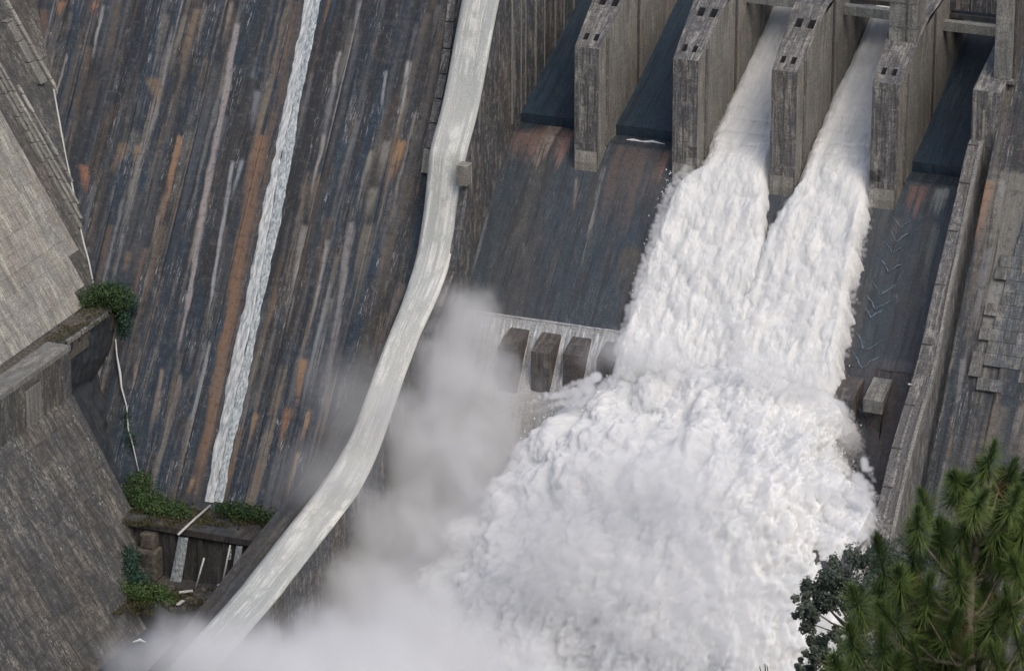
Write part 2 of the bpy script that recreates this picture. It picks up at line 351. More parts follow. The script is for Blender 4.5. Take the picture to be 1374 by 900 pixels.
SL = [  # streaks seen on the left dam face, photograph pixels -> metres on the face
 (320, 30, 235, 490, 8, (165, 155, 152), 1), (313, 215, 274, 460, 5, (165, 170, 178), .9), (139, 5, 123, 87, 5, (175, 170, 162), .8),
 (85, 0, 78, 26, 12, (170, 115, 72), 1), (130, 0, 124, 22, 10, (165, 105, 70), .9), (267, 10, 233, 130, 11, (135, 112, 88), .9),
 (227, 17, 205, 97, 9, (118, 112, 102), .9), (313, 0, 300, 67, 6, (150, 132, 112), .9), (205, 103, 212, 140, 20, (140, 112, 80), .8),
 (170, 190, 153, 232, 15, (138, 115, 88), .9), (188, 193, 181, 226, 10, (145, 118, 92), .9), (243, 180, 217, 300, 9, (165, 122, 82), .95),
 (113, 220, 115, 262, 13, (168, 108, 66), .95), (345, 120, 335, 175, 10, (130, 134, 148), .8), (327, 213, 310, 272, 6, (150, 162, 172), .8),
 (400, 0, 262, 672, 19, (122, 96, 72), .5), (352, 180, 262, 672, 17, (142, 104, 70), .9), (483, 0, 475, 66, 6, (130, 130, 132), .8),
 (457, 67, 436, 176, 5, (172, 168, 158), .9), (436, 178, 412, 300, 5, (165, 158, 148), .9), (550, 80, 531, 182, 6, (178, 178, 172), 1),
 (518, 93, 508, 170, 5, (150, 154, 158), .8), (540, 186, 526, 250, 12, (172, 126, 72), 1), (520, 187, 509, 250, 13, (140, 136, 126), .9),
 (505, 250, 490, 305, 12, (132, 130, 116), .9), (500, 200, 477, 296, 8, (150, 146, 130), .9), (410, 300, 382, 446, 8, (152, 148, 138), .9),
 (441, 320, 412, 460, 5, (160, 160, 156), .8), (473, 296, 433, 552, 10, (142, 138, 138), .95), (497, 300, 470, 430, 16, (124, 118, 102), .85),
 (541, 378, 505, 480, 12, (128, 118, 108), .8), (409, 480, 396, 552, 10, (166, 124, 78), 1), (414, 550, 402, 600, 7, (176, 140, 98), 1),
 (388, 545, 374, 600, 12, (160, 108, 66), .8), (184, 487, 177, 535, 5, (140, 126, 108), .8), (218, 493, 199, 595, 6, (146, 128, 112), .9),
 (344, 552, 334, 596, 9, (156, 122, 78), .9), (173, 335, 168, 365, 9, (130, 108, 86), .8), (401, 605, 384, 680, 7, (176, 142, 98), 1),
 (262, 640, 250, 672, 6, (170, 130, 88), .9), (160, 0, 138, 120, 12, (98, 86, 72), .8), (120, 60, 100, 150, 10, (110, 88, 70), .7),
 (150, 300, 120, 420, 9, (112, 92, 76), .7), (220, 300, 180, 460, 10, (108, 90, 74), .7), (196, 330, 158, 470, 8, (116, 92, 72), .7),
 (250, 20, 226, 100, 7, (150, 140, 130), .5), (60, 10, 62, 60, 12, (132, 96, 72), .6), (420, 95, 385, 240, 6, (110, 108, 112), .7),
 (448, 110, 425, 210, 6, (112, 116, 124), .7), (480, 160, 455, 260, 5, (130, 128, 126), .6), (590, 5, 582, 60, 10, (112, 108, 104), .8), (560, 30, 548, 100, 7, (104, 108, 118), .6),
 (430, 230, 400, 380, 6, (120, 104, 88), .7), (370, 390, 352, 470, 7, (130, 100, 76), .6), (300, 470, 278, 600, 6, (120, 104, 92), .6), (242, 520, 222, 640, 7, (112, 92, 78), .7),
 (455, 340, 430, 440, 6, (120, 112, 100), .7), (350, 620, 342, 670, 8, (126, 96, 70), .6), (520, 300, 500, 400, 6, (96, 100, 108), .6)]
SL = [pstain(*s) for s in SL]
SR = [(1322, 240, 1306, 330, 22, (168, 122, 82), 1), (1300, 300, 1290, 420, 8, (126, 118, 96), .9), (1330, 330, 1300, 470, 8, (120, 124, 134), .9),
 (1345, 240, 1336, 290, 9, (160, 160, 158), .9), (1368, 20, 1358, 110, 12, (160, 160, 150), .7), (1330, 200, 1318, 240, 9, (130, 132, 138), .8), (1340, 540, 1316, 640, 26, (112, 104, 92), .8),
 (1365, 230, 1330, 520, 60, (138, 134, 122), .75), (1345, 380, 1312, 520, 26, (150, 152, 146), .8), (1292, 480, 1282, 560, 6, (122, 124, 130), .8), (1372, 540, 1350, 620, 8, (135, 128, 118), .8)]
SR = [pstain(*s) for s in SR]
def onS(x, y): return on(x, y, (0, 1, -1.0), -61.2)
SC = [(737, 173, 716, 244, 20, (168, 146, 126), .95), (757, 180, 748, 232, 20, (150, 112, 98), .95), (703, 176, 690, 222, 30, (112, 84, 72), .8), (722, 176, 706, 228, 26, (124, 94, 80), .8),
 (893, 205, 880, 250, 12, (160, 108, 76), .9), (835, 196, 800, 330, 22, (96, 78, 70), .8), (858, 198, 830, 330, 30, (98, 82, 72), .8), (885, 200, 862, 300, 24, (94, 80, 72), .8),
 (850, 330, 830, 420, 30, (88, 82, 66), .7), (812, 220, 770, 420, 5, (140, 138, 130), .55), (774, 235, 770, 300, 4, (150, 140, 128), .5), (655, 285, 625, 395, 3, (110, 118, 126), .9),
 (1235, 248, 1222, 296, 24, (130, 92, 78), .8), (1264, 252, 1252, 296, 20, (146, 152, 140), 1), (1258, 296, 1232, 420, 12, (104, 112, 104), .7), (1210, 290, 1196, 330, 14, (96, 84, 76), .6),
 (705, 330, 700, 350, 3, (130, 134, 138), .4), (1200, 480, 1190, 520, 60, (96, 88, 90), .5)]
SC = [pstain(*s, fn=onS) for s in SC]

# ---------------------------------------------------------------- setting: ground, pool, hillside
def hill():
    n, m = 60, 40; u = np.linspace(-40, 640, n); v = np.linspace(-520, 520, m)
    hd = np.array([-math.sin(PSI), math.cos(PSI)]); rt = np.array([hd[1], -hd[0]])
    U, Vv = np.meshgrid(u, v, indexing='ij'); base = CAM[2]-2.0
    Z = np.where(U < 1, base, base-(U-1)*.82); Z = np.maximum(Z+fbm(np.stack([U*.03, Vv*.03, U*0], -1), 4, 3)*4*np.clip(U/60, 0, 1), -9)
    P = np.stack([CAM[0]+hd[0]*U+rt[0]*Vv, CAM[1]+hd[1]*U+rt[1]*Vv, Z], -1)
    return P
tag(grid('hillside', hill()[:36], M_soil, smooth=True), kind='structure')
tag(mesh('riverbed', [(-2500, -2500, -10), (2500, -2500, -10), (2500, 2500, -10), (-2500, 2500, -10)], [(0, 1, 2, 3)], M_rock), kind='structure')
tag(mesh('corner_water', [(-70, -200, -1.4), (-8, -200, -1.4), (-8, -50, -1.4), (-70, -50, -1.4)], [(0, 1, 2, 3)], M_dark), kind='structure')
_x = np.linspace(-9, 140, 160); _y = np.linspace(-260, -24, 170); XX, YY = np.meshgrid(_x, _y, indexing='ij')
tag(grid('pool_water', np.stack([XX, YY, -2+billow(np.stack([XX*.12, YY*.12, XX*0], -1), 5, 4)*.8], -1), M_pool, smooth=True), kind='structure')

# ---------------------------------------------------------------- the dam
dam = empty('dam', (-40, 0, 0), 'huge dark stained sloping dam face left of the pale dividing wall', 'dam')
def dam_strip(name, x0, x1, off, z0=4., z1=104., stains=SL, mat=M_face, parent=dam, lseed=0):
    n = max(6, int((x1-x0)/.17)); zs = np.arange(z1, z0, -.3); xs = np.linspace(x0, x1, n)
    X, Z = np.meshgrid(xs, zs, indexing='ij')
    sl = math.hypot(1, DM)
    rel_ = fbm(np.stack([X*.5, Z*.06, X*0], -1), 4, 11)*.07
    lift = (np.abs(((Z+lseed) % 3.0)-1.5) < .13)*(-.09)
    o2 = off+rel_+lift*(vnoise(np.stack([X*.15, Z*.3, X*0], -1), 66) > -.1)
    Y = dY(Z, 0)-o2
    # turn the edges back into the joint
    ed = (X < x0+.06) | (X > x1-.06); Y = np.where(ed, Y+.16, Y)
    st = stain_grid(X, -Z, stains, 1.0, int(x0+200))
    return grid(name, np.stack([X, Y, Z], -1), mat, parent, uv=np.stack([X, Z*sl], -1), attr=st.reshape(-1, 4), smooth=False)
xs_ = [-100, -88, -76, -64, -52, -40, -28, -17, -7.4]
for i in range(len(xs_)-1):
    dam_strip('monolith', xs_[i]+.01, xs_[i+1]-.01, [0, .05, -.02, .04, 0, .03, -.03, .02][i])
solid('core', [(-105, dY(0)+3, 0), (-7.6, dY(0)+3, 0), (-7.6, dY(104)+3, 104), (-105, dY(104)+3, 104), (-105, 60, 0), (-7.6, 60, 0), (-7.6, 60, 104), (-105, 60, 104)],
      [(0, 1, 2, 3), (4, 7, 6, 5), (0, 4, 5, 1), (3, 2, 6, 7), (0, 3, 7, 4), (1, 5, 6, 2)], M_bench, dam)

# drain strip with a trickle of white water down the left face
dr = empty('drain_channel', onD(288, 676, .3), 'white water trickling down a long pale channel on the dark dam face', 'drain channel')
def strip(name, lefts, rights, off, thick, mat, parent, n=260, rough_=0., seed=0, m=10):
    yy = np.linspace(lefts[0][1], lefts[-1][1], n); P = np.zeros((n, m, 3)); UV = np.zeros((n, m, 2))
    for i, y in enumerate(yy):
        a = onD(np.interp(y, [p[1] for p in lefts], [p[0] for p in lefts]), y, off); b = onD(np.interp(y, [p[1] for p in rights], [p[0] for p in rights]), y, off)
        b = np.array([b[0], dY(a[2], off), a[2]])
        for j in range(m):
            t = j/(m-1); q = a*(1-t)+b*t; e = (0 if j in (0, m-1) else 1)
            q[1] -= thick*e*(1+rough_*vnoise(np.array([[q[0]*2.2, q[2]*.8, seed]]), seed)[0]) 
            q[0] += .12*vnoise(np.array([[seed*3., q[2]*.7, j*.3]]), 5)[0]+(.15 if (j == 0 and seed == 1) or (j == m-1 and seed == 2) else .03)*float(fbm(np.array([[j*9.1, q[2]*.55, seed*2.]]), 4, 6)[0])
            P[i, j] = q; UV[i, j] = (q[0], q[2]*1.22)
    return grid(name, P, mat, parent, uv=UV, smooth=True)
LL = [(440, -120), (410, 0), (383, 133), (370, 200), (350, 293), (333, 383), (310, 487), (290, 590), (274, 672)]
MM = [(449, -120), (421, 0), (393, 140), (379, 200), (363, 293), (338, 433), (322, 500), (303, 590), (287, 672)]
RR = [(459, -120), (431, 0), (403, 140), (392, 210), (377, 293), (347, 433), (333, 513), (314, 592), (299, 672)]
strip('kerb', LL, MM, .1, .1, M_kerb, dr, 420, .5, 1)
strip('trickle', MM, RR, .1, .09, M_trickle, dr, 420, .8, 2, 9)

# small duct running down beside the dividing wall
du = empty('duct', onD(572, 234, .4), 'thin segmented grey duct running down beside the pale dividing wall', 'duct')
dl = [(607, 0), (604, 30), (600, 66), (595, 100), (588, 133), (582, 166), (577, 200), (573, 234)]
for i in range(len(dl)-1):
    a, b = onD(*dl[i], .5), onD(*dl[i+1], .5); wd = .7 if i < 6 else 1.0
    V = []
    for q in (a, b+(a-b)*.06):
        for dx, dy in ((-wd, .9), (wd, .9), (wd, -.3), (-wd, -.3)): V.append((q[0]+dx, q[1]+dy, q[2]))
    solid('segment', V, [(0, 1, 2, 3), (4, 7, 6, 5), (0, 4, 5, 1), (1, 5, 6, 2), (2, 6, 7, 3), (3, 7, 4, 0)], M_side if i == 6 else M_pier, du, .05)

# ---------------------------------------------------------------- dividing wall
XW, WT = -1.46, 6.0
dw = empty('dividing_wall', (XW, -60, 0), 'tall pale topped dividing wall curving down beside the spillway', 'wall')
WP = [(26, 118), (4, 97), (-2.5, 89), (-10.6, 74.5), (-15.6, 68.2), (-16.9, 66.2), (-18.0, 62.2), (-20.3, 56.3), (-23.6, 51), (-28.4, 47.2), (-35.5, 43.2), (-40.6, 39.5), (-45.7, 35.4), (-52.6, 29.7), (-59.6, 26.1), (-66, 24.6), (-73.8, 23.3), (-85.5, 21.3), (-94, 20), (-121, 17.3), (-150, 15)]
def catm(pts, k=8):
    pts = [np.array(p, float) for p in pts]; out = []
    for i in range(len(pts)-1):
        p0, p1, p2, p3 = pts[max(i-1, 0)], pts[i], pts[i+1], pts[min(i+2, len(pts)-1)]
        for j in range(k):
            t = j/k; out.append(.5*((2*p1)+(-p0+p2)*t+(2*p0-5*p1+4*p2-p3)*t*t+(-p0+3*p1-3*p2+p3)*t**3))
    out.append(pts[-1]); return np.array(out)
wp = catm(WP, 6); n = len(wp)
arc = np.concatenate([[0], np.cumsum(np.linalg.norm(np.diff(wp, axis=0), axis=1))])
WV = np.interp(-wp[:, 0], [18, 26, 34, 50, 60], [6, 5.4, 4.7, 4.8, 6])
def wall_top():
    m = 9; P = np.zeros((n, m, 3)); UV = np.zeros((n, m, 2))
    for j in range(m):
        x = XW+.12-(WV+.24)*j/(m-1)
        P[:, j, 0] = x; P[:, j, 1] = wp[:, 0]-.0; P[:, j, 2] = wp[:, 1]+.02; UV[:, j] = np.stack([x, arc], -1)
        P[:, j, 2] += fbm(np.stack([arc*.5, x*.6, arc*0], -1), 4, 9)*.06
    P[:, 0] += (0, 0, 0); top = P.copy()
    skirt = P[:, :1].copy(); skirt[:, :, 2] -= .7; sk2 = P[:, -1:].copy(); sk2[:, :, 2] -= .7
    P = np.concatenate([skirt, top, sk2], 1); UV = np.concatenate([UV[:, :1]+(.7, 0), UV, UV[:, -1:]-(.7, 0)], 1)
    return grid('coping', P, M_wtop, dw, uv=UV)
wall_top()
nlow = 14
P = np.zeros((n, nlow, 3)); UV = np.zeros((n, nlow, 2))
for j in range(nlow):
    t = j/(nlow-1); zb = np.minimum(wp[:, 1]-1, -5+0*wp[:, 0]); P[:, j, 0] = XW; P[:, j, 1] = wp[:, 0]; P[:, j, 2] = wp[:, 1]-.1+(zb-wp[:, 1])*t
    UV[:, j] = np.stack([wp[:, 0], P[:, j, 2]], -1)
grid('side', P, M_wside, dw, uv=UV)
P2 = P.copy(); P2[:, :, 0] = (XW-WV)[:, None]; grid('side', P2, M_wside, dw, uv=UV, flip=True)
# side body upstream of the sloping edge
prismX('pier_body', [(-1.8, 60), (-1.8, 87.5), (3.6, 96.5), (25.5, 117), (48, 117), (48, 60)], XW-WT+.05, XW-.03, M_wside, dw, 0)
# vertical ribs on the side wall above the chute (pale drip ribs)
for (y, dz, wdt) in [(3.5, 0, .5), (7.5, 0, .28), (9.5, 0, .2), (14.0, 0, .6), (18.0, 0, .25), (23.0, 0, .45), (27, 0, .3), (31.5, 0, .5), (36, 0, .25)]:
    box('rib', (XW-.05, y-wdt/2, 66+.45*max(0, y-6)), (XW+.18, y+wdt/2, 113), M_side, dw, .03)
box('bracket', (XW-.3, -19.6, 62.6), (XW+1.5, -17.2, 66.0), M_side, dw, .08)
# lower shelf along the right flank of the wall
prismX('ledge', [(-18.5, 62.0), (-20.8, 55.5), (-24.2, 49.6), (-29.2, 45.4), (-34, 42.5), (-34, 30), (-16, 30)], XW-.2, XW+1.3, M_wside, dw, .05)
# shoulder on the left flank
prismX('shoulder', [(-30, 33), (-45.8, 30.8-1), (-57.5, 24.4), (-82, 20.2), (-105, 16), (-150, 12.5), (-150, -6), (-30, -6)], XW-WT-5.0, XW-WT+.05, M_bench, dw, .1)

# ---------------------------------------------------------------- spillway
sp = empty('spillway_chute', (38, -20, 41), 'dark wet sloping spillway chute below the piers', 'spillway')
def floorZ(Y):
    return np.interp(Y, [-19.65, 0.5, 4.2, 7.49, 7.5, 25, 48], [41.55, 61.7, 64.6, 65.1, 66.75, 74.8, 86.5])
def chute(name, x0, x1, ylo, yhi, mat, off=0.):
    n = int((x1-x0)/.25); m = int((yhi-ylo)/.22); X, Y = np.meshgrid(np.linspace(x0, x1, n), np.linspace(ylo, yhi, m), indexing='ij')
    Z = floorZ(Y)+fbm(np.stack([X*.5, Y*.5, X*0], -1), 4, 21)*.05-off
    return grid(name, np.stack([X, Y, Z], -1), mat, sp, uv=np.stack([X, Z*1.414], -1), attr=stain_grid(X[:, ::-1], -Z[:, ::-1], SC, .3, int(x0+90), True)[:, ::-1].reshape(-1, 4), flip=False)
for i, (a, b) in enumerate([(XW, 13.0), (13.0, 30.15), (30.15, 46.85), (46.85, 63.75), (63.75, 78.5)]):
    chute('slab', a+.02, b-.02, -19.65, 7.45, M_chute, [0, .05, 0, .05, 0][i])
    box_z = None
    n_ = 2
    Yg = np.linspace(7.5, 48, 60); Xg = np.linspace(a, b, 12); X, Y = np.meshgrid(Xg, Yg, indexing='ij')
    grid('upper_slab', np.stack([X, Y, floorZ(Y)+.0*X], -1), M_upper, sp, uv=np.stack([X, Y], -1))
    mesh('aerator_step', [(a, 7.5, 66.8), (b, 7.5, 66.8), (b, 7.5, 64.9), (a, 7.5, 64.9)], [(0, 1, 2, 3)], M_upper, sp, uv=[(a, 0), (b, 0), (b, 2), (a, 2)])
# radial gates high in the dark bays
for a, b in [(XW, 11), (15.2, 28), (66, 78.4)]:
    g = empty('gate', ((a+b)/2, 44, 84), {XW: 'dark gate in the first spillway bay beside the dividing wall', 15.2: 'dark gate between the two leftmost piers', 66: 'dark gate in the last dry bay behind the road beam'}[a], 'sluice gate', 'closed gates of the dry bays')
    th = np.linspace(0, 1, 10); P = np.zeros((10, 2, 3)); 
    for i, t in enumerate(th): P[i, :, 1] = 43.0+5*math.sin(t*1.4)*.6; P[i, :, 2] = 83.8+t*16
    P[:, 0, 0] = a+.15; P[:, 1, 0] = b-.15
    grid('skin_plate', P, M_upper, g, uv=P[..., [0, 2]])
    for k in range(4): box('girder', (a+.2, 42.6, 85.5+k*3.6), (b-.2, 43.2, 86.1+k*3.6), M_upper, g, 0)
# lip, apron, teeth
xa, xb = XW, 78.5
n = 300; prof = [(-19.6, 41.6), (-19.95, 41.45), (-20.2, 40.9), (-23, 36.6), (-26.5, 31.0), (-29, 28.2), (-33, 26.8), (-44, 25.8), (-58, 25.0), (-58, 10)]
pc = catm(prof, 5); XX, KK = np.meshgrid(np.linspace(xa, xb, n), np.arange(len(pc)), indexing='ij')
M_apr = concrete('washed_apron_concrete', (.36, .36, .35), (.30, .31, .32), (.5, .5, .48), (.3, .25, .2), (.5, .5, .48), .5, .1, .5, lifts=0, streak=1.5, seed=14)
M_apr2 = concrete('dark_apron_concrete', (.07, .062, .064), (.06, .068, .08), (.11, .10, .10), (.12, .09, .07), (.3, .3, .3), .4, .2, .2, lifts=0, seed=15)
al = np.concatenate([[0], np.cumsum(np.linalg.norm(np.diff(pc, axis=0), axis=1))])
pcL = catm([(-19.6, 41.6), (-19.95, 41.45), (-20.2, 40.9), (-23, 36.6), (-26.5, 31.0), (-29.5, 24), (-32, 16), (-36, 6), (-42, -1), (-50, -6)], 5); pcR = pc
for (x0, x1, mt, pc) in [(XW, 46, M_apr, pcL), (46.02, 78.4, M_apr2, pcR)]:
    al = np.concatenate([[0], np.cumsum(np.linalg.norm(np.diff(pc, axis=0), axis=1))])
    XX, KK = np.meshgrid(np.linspace(x0, x1, 120), np.arange(len(pc)), indexing='ij')
    grid('apron', np.stack([XX, pc[KK, 0]+.1*fbm(np.stack([XX*.6, KK*.3, XX*0], -1), 3, 8), pc[KK, 1]], -1), mt, sp, uv=np.stack([XX, -al[KK]], -1))
M_tooth = concrete('worn_tooth_concrete', (.085, .072, .068), (.07, .068, .07), (.17, .155, .13), (.13, .07, .06), (.30, .3, .27), .6, .4, .4, lifts=0, streak=1.6, seed=16, vs=2.2, mott=.75)
M_cap = concrete('pale_block_concrete', (.2, .195, .175), (.17, .17, .16), (.32, .31, .27), (.2, .16, .12), (.4, .4, .36), .5, .2, .4, lifts=0, seed=17, vs=2.2, mott=.75)
for k, (px, py) in enumerate([(668, 461), (712, 466), (755, 470), (800, 477), (1076, 520), (1118, 528)]):
    p = onZ(px, py, 39.2); wdt = 3.3
    prismX('tooth', [(p[1], 38.6), (p[1]+2.2, 39.5), (-20.9, 40.1), (-24, 27), (p[1], 27)], p[0], p[0]+wdt, M_tooth, sp, .12)
for k in range(26):
    x = 2+k*1.05+random.uniform(-.3, .3); L = random.uniform(3, 9); y0 = -20.2; pts = []
    for t in np.linspace(0, 1, 7): pts.append((x-.0+.15*math.sin(t*5+k), y0-.64*L*t-.12, 40.9-L*t+.12))
    mesh('dribble', [(p[0]+s_*(.10+.22*math.sin(3.1*i/6)+.08*random.random()), p[1]-.02*s_, p[2]) for i, p in enumerate(pts) for s_ in (-1, 1)], [(2*i, 2*i+1, 2*i+3, 2*i+2) for i in range(6)], M_kerb, sp)
p = onZ(1158, 535, 38.8)
prismX('tooth', [(p[1]+1.2, 36.6), (-22, 38.4), (-26.5, 28), (p[1]+1.2, 28)], p[0]+.3, p[0]+2.7, M_tooth, sp, .1)
prismX('block_cap', [(p[1], 36.6), (p[1], 38.8), (-21.0, 40.6), (-21.5, 39.6)], p[0], p[0]+3.2, M_cap, sp, .1)
# white lines of water at the steps of the dry bays
for k, (pts, lab) in enumerate([([(826, 187), (838, 189), (850, 188), (862, 191), (876, 190), (893, 194)], 'thin white water line at the step between the two leftmost piers'),
                   ([(1224, 241), (1236, 245), (1250, 243), (1262, 245), (1272, 247)], 'thin white water line at the step in the last dry bay')]):
    o = tube('water_edge', [onY(x, y, 6.2) for x, y in pts], [.05]+[.22]*(len(pts)-2)+[.06], M_drop); tag(o, lab, 'water', 'white water lines on the steps', 'thing')
# chevron ripples on the last bay
M_rip = foam('shock_wave_water', (.07, .11, .14), (.24, .31, .35), 1.5, .4)
for k, (tx, ty, s) in enumerate([(1207, 306, 1.0), (1202, 324, 1.1), (1197, 341, 1.0), (1192, 366, 1.2), (1181, 396, 1.35), (1174, 416, 1.4), (1169, 426, 1.0), (1162, 471, 1.7), (1156, 494, 1.6)]):
    a, b, c = onS(tx-8*s, ty-15*s), onS(tx, ty), onS(tx+17*s, ty-10*s)
    up = np.array([0, -.07, .07])
    ja = RNG.normal(0, .09, (9, 3)); pts = []
    for q in range(9):
        t = q/8; base_ = a+(b-a)*min(1, t*2) if t < .5 else b+(c-b)*(t*2-1); pts.append(base_+up+ja[q]*(1, .3, 1)+(.12*math.sin(t*6.28), 0, 0))
    o = tube('chevron_ripple', pts, [.03]+list(np.abs(RNG.normal(.09, .045, 7))+.02)+[.02], M_rip, n=5)
    tag(o, 'V shaped white ripple on the dark chute of the last bay, %s from the top' % ['first', 'second', 'third', 'fourth', 'fifth', 'sixth', 'seventh', 'eighth', 'ninth'][k], 'ripple', 'chevron ripples on the last bay')

# ---------------------------------------------------------------- piers
PSL = .52
def pier(x0, x1, label, pits, column=False):
    root = empty('spillway_pier', ((x0+x1)/2, 0, 60), label, 'pier', 'concrete piers dividing the spillway bays')
    Zt = 81.8; Ys = [0, 12, 30, 48]; L = [0, -.9, -1.0, -1.0]; Rr = [0, .45, .5, .5]
    # body sides, front; top laid as a grid with pockets
    P = []
    def zt(y): return Zt+PSL*min(y, 14)+.15*max(0, y-14)
    V = []; F = []
    for y, l, r in zip(Ys, L, Rr):
        zb = 55 if y < 1 else 60
        V += [(x0+l, y, zb), (x1+r, y, zb), (x1+r, y, zt(y)), (x0+l, y, zt(y))]
    F = [(0, 1, 2, 3)]
    o_front = solid('nose', V[:4], [(0, 1, 2, 3)], M_pier, root)
    Vs, Fs = [], []
    for i in range(3):
        b = 4*i; Fs += [(b+1, b+5, b+6, b+2), (b+4, b, b+3, b+7)]
    solid('side', V, Fs, M_side, root)
    # narrow dark slot and vertical groove in the side
    box('groove', (x1+.44, 16.5, 66), (x1+.58, 17.5, zt(17)-.3), M_tooth, root, 0)
    box('facing', (x1-.02+.1, 3.0, 64.5), (x1+.42, 3.7, zt(3)-.4), M_pier, root, .03)
    # top with pockets
    xs = sorted({x0-1.2, x1+.6}|{q for p in pits for q in (p[0], p[2])}); ys = sorted({0, 6, 14, 30, 48}|{q for p in pits for q in (p[1], p[3])})
    def inpit(x, y): return any(p[0] < x < p[2] and p[1] < y < p[3] for p in pits)
    def cl(x, y): return min(max(x, x0+np.interp(y, Ys, L)), x1+np.interp(y, Ys, Rr))
    V, F = [], []
    for i in range(len(xs)-1):
        for j in range(len(ys)-1):
            if inpit((xs[i]+xs[i+1])/2, (ys[j]+ys[j+1])/2): continue
            b = len(V)
            for (x, y) in ((xs[i], ys[j]), (xs[i+1], ys[j]), (xs[i+1], ys[j+1]), (xs[i], ys[j+1])): V.append((cl(x, y), y, zt(y)))
            F.append((b, b+1, b+2, b+3))
    solid('top', V, F, M_pier, root)
    for (a, b_, c, d) in pits:
        z = zt((b_+d)/2)
        Vp = [(a, b_, zt(b_)), (c, b_, zt(b_)), (c, d, zt(d)), (a, d, zt(d)), (a, b_, z-1.6), (c, b_, z-1.6), (c, d, z-1.6), (a, d, z-1.6)]
        solid('pocket', Vp, [(4, 5, 6, 7), (0, 1, 5, 4), (1, 2, 6, 5), (2, 3, 7, 6), (3, 0, 4, 7)], M_hole, root)
    # chipped foot of the nose
    V = []; prismX('foot', [(-.0, 55), (-.35, 62.4), (-.05, 64.2), (.1, 55)], x0+.15, x1-.2, M_side, root, .05)
    # formwork ribs on nose
    for k in range(3):
        xx = x0+.6+k*(x1-x0-1.2)/2+random.uniform(-.3, .3); za = 63.5+random.random()*5; box('nose_rib', (xx-.07, -.06, za), (xx+.07, .05, za+8+random.random()*7), [M_side, M_tooth, M_pier][k], root, .02)
    if column:
        box('column', (x0-.2, 8.5, zt(8.5)-.4), (x1-.1, 13.5, 106), M_cap, root, .1)
        for k in range(3): box('column_joint', (x0-.26, 8.42, 88.5+4*k), (x1-.05, 13.55, 88.7+4*k), M_pier, root, .02)
        box('column_groove', (x0+2.6, 8.38, zt(8.5)), (x0+2.95, 8.55, 106), M_tooth, root, 0)
    return root
def pits(x0): return [(x0+.75, 1.6, x0+1.5, 3.0), (x0+2.5, 1.6, x0+3.25, 3.0), (x0+.6, 9.0, x0+1.7, 10.8), (x0+2.75, 9.0, x0+3.85, 10.8)]
pier(11.0, 15.2, 'concrete pier leftmost of the four, between two dry dark bays', pits(11.0))
pier(28.0, 32.3, 'concrete pier with the dry bay on its left and white water on its right', pits(28.0))
pier(44.7, 49.0, 'concrete pier standing between the two white water streams', pits(44.7))
pier(61.5, 66.0, 'concrete pier carrying a tall pale column, right of the white water', pits(61.5)[:2], True)
# right end wall
rw = empty('spillway_end_wall', (80, -20, 40), 'long weathered wall closing the spillway on its right edge', 'wall')
prismX('pier_body', [(-2.0, 60), (-2.0, 83.1), (10, 87.2), (20, 92), (48, 96), (48, 60)], 78.4, 83, M_pier, rw, .1)
_lw = [onX(x, y, 78.4)[1:] for x, y in [(1208, 560), (1193, 613), (1181, 665), (1170, 715), (1150, 800)]]
rp = catm([(-2.05, 75), (-4.2, 73.8), (-9, 68), (-14.5, 61.8), (-20.8, 54.8), (-27, 47)]+[tuple(q) for q in _lw]+[(_lw[-1][0]-12, _lw[-1][1]-14)], 4)
xr = np.interp(-rp[:, 0], [2, 12, 30, 60], [80.6, 80.8, 81.6, 81.9])
prismX('sloping_wall', [tuple(q) for q in rp]+[(rp[-1][0], -5), (-2.05, -5)], 78.4, list(xr)+[xr[-1], xr[0]], M_pier, rw, 0)
prismX('lower_coping', [(q[0]-.25, q[1]+.12) for q in rp]+[(q[0], q[1]-1.0) for q in rp][::-1], list(xr-.45)+list(xr-.45)[::-1], list(xr+.12)+list(xr+.12)[::-1], M_cap, rw, 0)
for k in range(8):
    q = rp[3+k*4]; box('coping_joint', (78.36, q[0]-.1, q[1]-.3), (80.05, q[0]+.15, q[1]+.16), M_tooth, rw, 0)
box('nose_rib', (78.7, -2.2, 66), (79.2, -1.95, 81), M_side, rw, .03); box('nose_rib', (80.2, -2.2, 66), (80.6, -1.95, 80), M_side, rw, .03)
tube('handrail_bent', [onX(1219, 515, 78.6), onX(1226, 517, 78.6), onX(1224, 524, 78.6)], .14, M_dirty, rw)
tube('pipe', [onX(1221, 534, 78.6), onX(1216, 552, 78.6), onX(1212, 563, 78.6)], .16, M_dirty, rw)
# beams
bm = empty('road_bridge', (50, 22, 85), 'pale concrete bridge beams crossing above the white streams', 'bridge')
for (x0, x1, y0, z0, z1) in [(32.7, 44.1, 21.8, 85.6, 87.1), (49.5, 61.1, 21.8, 85.4, 87.0), (66.4, 78.4, 21.8, 84.6, 86.2)]:
    box('beam', (x0, y0, z0), (x1, y0+1.6, z1), M_beam, bm, .06)
    box('deck_slab', (x0, y0+3.5, z1-.4), (x1, y0+11, z1+.4), M_bench, bm, .05)
box('parapet', (66.5, 25.4, 87.2), (78.3, 25.9, 92), M_wside, bm, .04)
for k in range(5): box('railing_post', (67.5+2.5*k, 25.2, 87.2), (67.75+2.5*k, 25.38, 92), M_pier, bm, .02)
